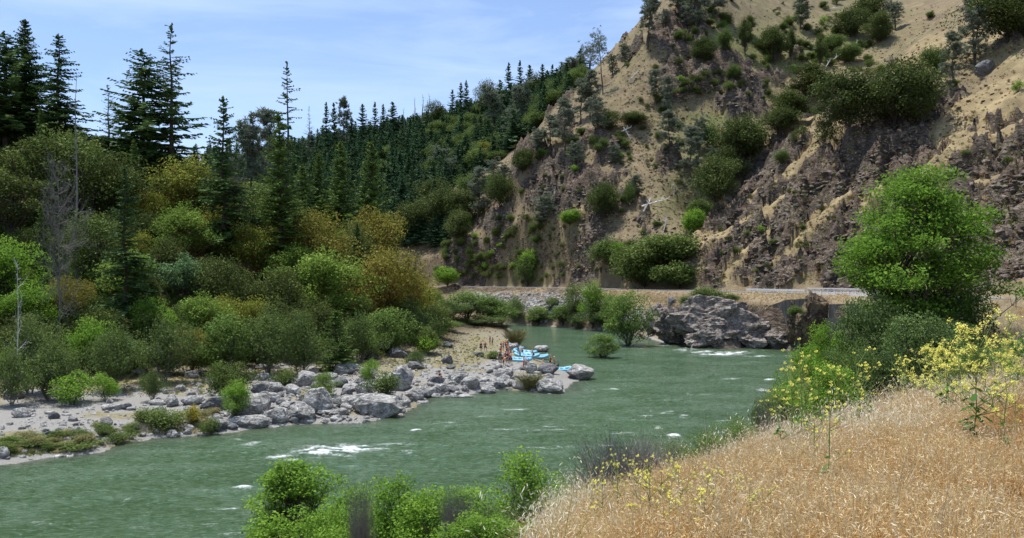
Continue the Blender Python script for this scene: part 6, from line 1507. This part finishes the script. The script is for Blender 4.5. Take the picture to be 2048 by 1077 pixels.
def grass_patch(n, y0, y1, name, label, scale, seed):
    r = RG(seed); Y = y0*(y1/y0)**(r.random(n)**.8); px = r.uniform(960, 2250+500*(y1 < 40), n); X = Y*(px-1024)/F
    z = gfast(X, Y); py = HZ-F*(z-EYE)/Y
    e = np.interp(px, [900,1000,1100,1200,1300,1560,1750,1850,1950,1990,2048], [1600,1400,1125,1012,930,845,778,730,650,600,590])
    ok = (py > e-8) & (z > 10.3); X, Y, z, px, py, e = (v[ok] for v in (X, Y, z, px, py, e)); m = len(X); d = (py-e)/np.maximum(1077-e, 60)
    nz_ = fbm(X/1.2, Y/1.2, 0, 3, 81)*.25+r.normal(0, .06, m); q = d+nz_
    idx = np.where(q < .10, r.choice([3, 4, 3, 2, 2], m), np.where(q < .22, r.choice([2, 3, 1, 2, 1], m), np.where(q < .45, r.choice([1, 2, 0, 1, 3], m), r.choice([0, 0, 1, 0, 2], m))))
    idx = np.where(Y > 22, r.choice([2, 2, 1, 3], m), idx); pn = fbm(X/.9+9, Y/.9, 0, 3, 83); idx = np.where(r.random(m) < .03+.22*sst(.2, .5, pn), 5, idx); idx = np.where(r.random(m) < .07, 6, idx); p2 = fbm(X/1.4+5, Y/1.4, 0, 4, 85); idx = np.where((Y < 20) & (d > .3) & (p2+r.normal(0, .12, m)+.25*sst(1500, 2048, px) > .22), 7, idx)
    S = scale*r.uniform(.7, 1.25, m)*(1+.35*fbm(X/.6, Y/.6, 0, 2, 84))
    rot = np.c_[r.normal(0, .12, m), r.normal(0, .12, m), r.uniform(0, 6.28, m)]
    return scatter(name, np.c_[X, Y, z-.02], rot, np.c_[S, S, S*r.uniform(.8, 1.15, m)*np.where(idx == 5, .8, 1)], idx, gc, label, 'grass')
grass_patch(17000, 3.4, 12, 'dry_grass', 'reddish dry grass covering the near slope with cream oats along its edge', 1.0, 72)
grass_patch(14000, 11, 30, 'dry_grass', 'straw coloured dry grass farther along the verge', 1.15, 73)
grass_patch(9000, 28, 110, 'dry_grass', 'pale dry grass beside the far end of the verge', 1.9, 74)
# dry tufts over the hills, embankment and bar
TU = [clump(11, 30, .8, .5, .05, .5).mesh('tuft', [M_straw]), clump(12, 26, .7, .5, .05, .5).mesh('tuft', [M_grassg]), clump(13, 26, .9, .6, .06, .5).mesh('tuft', [M_brown])]
tc_ = protos_collection('tuft', TU)
scat_px('hill_grass', 15000, [(1250,350,200,220,5),(1500,200,260,200,6),(1800,250,240,240,5),(1000,520,160,60,2),(1600,480,250,90,3),(1950,420,100,150,2)], .45, 1.0, tc_, 3, 'tufts of dry grass over the hills', seed=75, tilt=.2, flat=1, filt=lambda X, Y, Z: (road_d(X, Y) > 7))
scat_px('embankment_grass', 5000, [(1100,590,230,14,3),(1400,600,230,20,4),(1640,600,60,18,1)], .35, .75, tc_, 1, 'tan dry grass on the road embankment', seed=76, tilt=.2, flat=.9, filt=lambda X, Y, Z: (road_d(X, Y) > 5.5) & (Z > 3) & (Y > 150))
scat_px('bar_grass', 3600, [(600,730,160,25,3),(860,700,100,35,4),(330,770,130,20,2),(700,710,120,25,2),(60,900,140,14,3),(350,855,80,14,2),(940,690,60,30,1)], .25, .55, tc_, 2, 'dry and green grass tufts on the gravel bar', seed=77, tilt=.2, flat=.9, filt=lambda X, Y, Z: (Z > .15) & (Z < 3.5))
# river edge reeds
for px, b, t, w, lb in [(1062,780,740,62,'clump of green brown reeds at the tip of the bar'),(1030,692,650,50,'brown reed bed behind the rafting party')]:
    q = at_ground(px, b, t, w); plant('reeds', 'reeds', lb, 'reeds', (q[0][0], q[0][1], -.1), q[1], q[2], part_names=('stems', 'leaves'))

# big green tree on the near bank and the scrub about its foot
proto('alder', broad(301, 10, 7.4, .0, 150, 280, .13, lump=.11, flat=.42, wood=M_bark, leafm=M_alder, twig=4, top=1.15, stems=3, fill=1), 10, 7.4)
proto('near_dark', broad(302, 4.5, 4.5, .0, 60, 260, .11, lump=.14, flat=.55, wood=M_greytwig, leafm=M_darkg, twig=5, stems=3), 4.5, 4.5)
proto('near_bright', broad(303, 3.5, 3.6, .0, 60, 260, .085, lump=.14, flat=.6, wood=M_bark, leafm=M_bright, twig=5, stems=4), 3.5, 3.6)
proto('near_willow', broad(304, 3.5, 3.6, .0, 60, 220, .07, lump=.14, flat=.6, wood=M_bark, leafm=M_will, twig=5, stems=4), 3.5, 3.6)
proto('near_sapling', broad(305, 5.5, 2.6, .12, 70, 190, .085, lump=.15, flat=.5, wood=M_bark, leafm=M_bright, twig=5, stems=1, top=1.1), 5.5, 2.6)
proto('near_vine', broad(306, 3.2, 2.1, .12, 34, 200, .075, lump=.2, flat=.8, wood=M_greytwig, leafm=M_bright, twig=9, stems=2), 3.2, 2.1)
proto('near_twigs', thicket(310, 2.2, 2.6, 420, M_greytwig, M_willg, nleaf=300, leaf=.05, rad=.008), 2.2, 2.6)
def near(k, px, top, Y, wpx, nm, lb, ct, rz=None):
    loc, H, Wd = at_depth(px, top-8, Y, wpx); H *= 1.08; Wd *= 1.35 if Y < 25 and ('bright' in k or 'willow' in k or 'sapl' in k or 'vine' in k) else 1.05; return plant(k, nm, lb, ct, loc, H, Wd, rz=rz)
near('alder',1832,346,38,355,'alder_tree','big bright green tree on the near bank at the right','tree',rz=.6)
for k, px, top, Y, w, nm, lb, ct in [
 ('near_dark',1900,575,37,170,'bush','dark foliage filling in under the right of the big tree','bush'),('near_dark',1800,590,40,190,'bush','dark foliage behind the foot of the big tree','bush'),('near_dark',1745,600,34,180,'bush','dark blue green scrub at the left foot of the big tree','bush'),('near_dark',1840,635,30,210,'bush','dark scrub under the middle of the big tree','bush'),('near_dark',1905,650,33,120,'bush','dark scrub under the right side of the big tree','bush'),
 ('near_bright',1655,655,38,120,'bush','bright green bush left of the big tree by the river','bush'),('near_bright',1615,700,30,130,'bush','bright green bush behind the yellow flowers','bush'),('near_willow',1700,690,26,140,'bush','green bush between the flowers and the big tree','bush'),
 ('near_bright',1660,730,22,130,'bush','green bush at the edge of the grass below the big tree','bush'),('near_dark',1760,700,22,120,'bush','shaded bush at the grass edge','bush'),('near_willow',1590,760,24,120,'bush','green bush left of the yellow flowers','bush'),
 ('near_willow',1570,770,30,110,'bush','grey green bush low by the river','bush'),('near_dark',1530,800,26,80,'bush','dull bush low on the bank above the crest','bush'),('near_bright',1640,690,48,110,'bush','bright bush far along the bank under the big tree','bush'),('near_willow',1690,660,55,130,'bush','green thicket behind the big tree by the river','bush'),('near_twigs',1545,790,24,80,'bush','grey twiggy bush by the river left of the green ones','bush'),('near_willow',1470,838,21,110,'bush','low green bush at the crest of the grass','bush'),('near_willow',1410,862,19,90,'bush','low dark green bush left along the crest','bush'),
 ('near_twigs',1225,858,15,190,'bush','bare grey bush standing against the river','bush'),('near_twigs',1290,862,14,170,'bush','bare grey bush with sparse green beside the oats','bush'),('near_willow',1340,880,17,90,'bush','green bush behind the bare grey one','bush'),
 ('near_twigs',1180,940,12,100,'bush','tangle of grey twigs at the lower grass edge','bush'),('near_willow',1150,960,17,80,'bush','small green bush beside the twig tangle','bush'),
 ('near_sapling',580,914,20,165,'sapling','bright green sapling rising before the river at the bottom','tree'),('near_vine',1045,906,16,130,'bush','vine covered shrub with a domed bright top before the river','bush'),
 ('near_bright',700,985,18,170,'bush','green bush at the bottom right of the sapling','bush'),('near_bright',800,962,17,190,'bush','large green bush in the middle of the bottom edge','bush'),('near_bright',905,975,16,180,'bush','large green bush left of the vine covered shrub','bush'),
 ('near_willow',985,1000,15,120,'bush','green bush under the vine covered shrub','bush'),('near_bright',640,1030,15,150,'bush','low green bush at the bottom edge beside the sapling','bush'),('near_bright',960,1030,13,160,'bush','green bush at the bottom edge in front','bush'),
 ('near_bright',1060,1040,13,120,'bush','green bush at the bottom below the vine covered shrub','bush'),('near_twigs',720,950,15,70,'bush','dry twigs sticking up from the bottom bushes','bush'),('near_twigs',910,960,14,80,'bush','grey twig spray between the bottom bushes','bush'),
 ('near_twigs',1110,1000,11,110,'bush','grey twigs beside the dry grass at the bottom','bush'),('near_willow',1940,690,24,90,'bush','green weeds at the right of the dark scrub','bush')]:
    near(k, px, top, Y, w, nm, lb, ct)

# mustard: branching stems, each flower head a part
def flower_mesh():
    r = RG(5); mb = MB(); n = 22; C = unit(n, r)*.016*[1, 1, .7]; C[:, 2] += .010; leaves(mb, C, .015, r, np.clip(r.normal(.6, .2, n), 0, 1), aspect=.9, up=1.2, mat=0); return mb.mesh('flower', [M_petal])
M_FL = flower_mesh()
def mustard(seed, h, w, nbr, leafy=12, leaf=.10, joined=False):
    r = RG(seed); st, lf, fl = MB(), MB(), MB(); tips = []
    m = 6; f = np.linspace(0, 1, m); tp = np.c_[np.cumsum(r.normal(0, .012*h, m)), np.cumsum(r.normal(0, .012*h, m)), h*f]; tp -= [tp[0, 0], tp[0, 1], .05]; pipe(st, tp, np.linspace(.008, .003, m), 5); tips.append(tp[-1])
    P0=[];P1=[];q0=[];q1=[]
    for k in range(nbr):
        t = r.uniform(.3, .92); k0 = t*(m-1); i = int(k0); b = tp[i]+(tp[i+1]-tp[i])*(k0-i); a = r.uniform(0, 2*pi); L = w/2*r.uniform(.5, 1.1)*(1.25-t*.6)
        e = b+np.array([cos(a)*L, sin(a)*L, L*r.uniform(.5, 1.3)]); mid = (b+e)/2+[0, 0, -.05*L]; P0 += [b, mid]; P1 += [mid, e]; q0 += [.0045, .0032]; q1 += [.0032, .002]; tips.append(e)
        for j in range(r.integers(1, 4)):
            b2 = mid+(e-mid)*r.uniform(0, .7); e2 = b2+np.array([r.normal(0, .3), r.normal(0, .3), r.uniform(.3, .9)])*L*.5; P0.append(b2); P1.append(e2); q0.append(.0028); q1.append(.0016); tips.append(e2)
    sticks(st, P0, P1, q0, q1, 4)
    n = leafy; z = r.uniform(.02, .6, n)**1.2*h; a = r.uniform(0, 2*pi, n); ro = leaf*.5+r.uniform(0, .10 if n > 20 else .01, n); C = np.c_[np.interp(z, tp[:, 2], tp[:, 0])+np.cos(a)*ro, np.interp(z, tp[:, 2], tp[:, 1])+np.sin(a)*ro, z]
    for c_, a_ in zip(C, a):   # lobed drooping leaf: a fan of quads
        d = np.array([cos(a_), sin(a_), -.25]); s_ = np.array([-sin(a_), cos(a_), 0]); L = leaf*r.uniform(.7, 1.5); f_ = np.array([0, .3, .55, .8, 1]); wv = np.array([.04, .26, .18, .32, .02])*L
        mid_ = c_-d*L*.5+d*(L*f_)[:, None]+np.c_[f_*0, f_*0, -.25*L*f_**2]; V = np.concatenate([mid_-s_*wv[:, None], mid_+s_*wv[:, None]]); i = np.arange(4)
        lf.add(V, np.c_[i, i+1, i+6, i+5], tint=r.uniform(.2, .9))
    return st.mesh('stem', [M_stem]), lf.mesh('leaves', [M_must]), tips
MU = [mustard(401, 1.15, .55, 13), mustard(402, 1.0, .7, 14), mustard(403, 1.25, .4, 9, 14), mustard(404, .95, .6, 12, 6)]
MUB = [mustard(410, 1.3, .95, 30, 60, .085), mustard(411, 1.25, .9, 30, 60, .085)]
def bloom(tips, seed):
    r = RG(seed); mb = MB(); T_ = np.array(tips)
    for _ in range(3): pass
    C = np.repeat(T_, 22, 0)+r.normal(0, .016, (len(T_)*22, 3)); leaves(mb, C, .017, r, np.clip(r.normal(.6, .2, len(C)), 0, 1), aspect=.9, up=1, mat=0); return mb.mesh('flowers', [M_petal])
BLM = [bloom(MUB[0][2], 1), bloom(MUB[1][2], 2)]
def mustard_at(k, px, base, top, label, big=False, Y=None):
    q = hit(px, base) if Y is None else None
    if Y is not None: X = Y*(px-1024)/F; z = gz(X, Y)
    else: X, Y, z = q
    cY = np.interp(px, [1100,1300,1560,1750,1850,1950], [5.2,7.4,10,13.5,19,28])
    if q is not None and Y > cY*1.15: q = None; Y = cY; X = Y*(px-1024)/F; z = gz(X, Y)
    H = (base-top)*Y/F if q is not None else EYE+Y*(HZ-top)/F-z
    e = bpy.data.objects.new('mustard_plant', None); COL.objects.link(e); tag(e, label, 'flower'); e.location = (X, Y, z); e.rotation_euler = (RND.uniform(-.08, .08), RND.uniform(-.1, .1), RND.uniform(0, 6.28))
    st, lf, tips = (MUB if big else MU)[k]; s_ = max(.45, H/1.15)/(1.12 if big else 1); e.scale = (s_,)*3
    obj('stem', st, parent=e); obj('leaves', lf, parent=e)
    if big: obj('flowers', BLM[k], parent=e, kind='stuff')
    else:
        for t in tips[:26:2 if px > 1480 and px < 1800 else 1]: obj('flower', M_FL, parent=e, loc=tuple(t))
for k, px, b, t, lb, big in [(0,1945,905,668,'bushiest mustard plant, full of yellow flowers above dark leaves',1),(1,1900,860,690,'flowering mustard left of the bushiest one',1),(0,1990,850,690,'flowering mustard right behind the bushiest one',1),(1,1850,800,690,'small flowering mustard in front of the big tree',1),(0,2035,800,690,'flowering mustard at the right edge',1),
   (2,2005,935,760,'mustard with leafy foot near the right edge',0),(3,2030,900,760,'thin mustard cut by the right edge',0),(2,1655,1005,795,'tall bare stalk of mustard alone in the dry grass',0),(3,1632,965,800,'thin stalk left of the tall bare mustard stalk',0),
   (0,1300,1110,898,'mustard with scattered yellow heads at the bottom centre right',0),(1,1370,1090,900,'mustard leaning over the oats near the grass edge',0),(3,1430,1060,905,'spindly mustard right of the leaning one',0),(1,1270,1040,905,'mustard against the grey bush',0),(3,1340,1130,960,'short mustard at the bottom edge',0),(2,1500,1120,985,'short mustard low in the dry grass',0),
   (0,1400,1120,940,'mustard at the bottom with many side shoots',0),(1,1590,870,700,'mustard heads in front of the bright bush, left',0),(0,1620,860,700,'mustard heads in front of the bright bush, middle',0),(3,1680,850,690,'mustard heads in front of the bright bush, right',0),(1,1570,880,750,'low mustard at the left of the bright bush',0),(0,1720,830,700,'mustard in front of the dark scrub',0),(1,1790,800,690,'mustard between the dark scrub and the bushiest plants',0)]:
    mustard_at(k, px, b, t, lb, bool(big))
for k, px, b, t, lb in [(0,1235,1060,905,'leftmost mustard of the clump by the grey bush'),(1,1320,1075,915,'mustard with open shoots left of the leaning one'),(3,1385,1110,970,'low mustard between the taller ones at the bottom'),(0,1460,1085,960,'mustard right of the spindly one'),(1,1535,1100,1010,'tiny mustard low in the red grass'),(0,1210,1090,930,'mustard at the very lower left of the flower clump'),(1,1345,1060,930,'mustard in the middle of the lower flower clump'),(3,1415,1080,985,'short mustard in the lower flower clump'),(1,1480,1060,935,'lone mustard right of the lower flower clump'),(2,1605,860,690,'slim mustard before the bright bush'),(1,1645,850,705,'many headed mustard before the bright bush'),(0,1740,820,690,'open mustard before the dark scrub'),(3,1700,835,720,'short mustard at the dark scrub'),(0,1880,800,690,'mustard between the bushiest plants'),(1,1815,790,700,'low mustard left of the bushiest plants'),(0,1970,830,720,'mustard in front of the bramble')]:
    mustard_at(k, px, b, t, lb)
# bramble at the right edge
proto('bramble', thicket(420, .8, 1.3, 26, M_stem, M_berry, nleaf=420, leaf=.085, rad=.005), .8, 1.3)
for px, b, t, w, lb in [(2025,730,655,110,'leafy bramble arching in from the right edge'),(1960,760,690,90,'bramble among the yellow flowers'),(2045,780,690,100,'bramble at the right edge among yellow flowers'),(1700,800,740,90,'bramble leaves in shade at the grass edge'),(1760,790,735,80,'low bramble below the dark scrub')]:
    q = at_ground(px, b, t, w); plant('bramble', 'bramble', lb, 'bush', *q, part_names=('canes', 'leaves'))
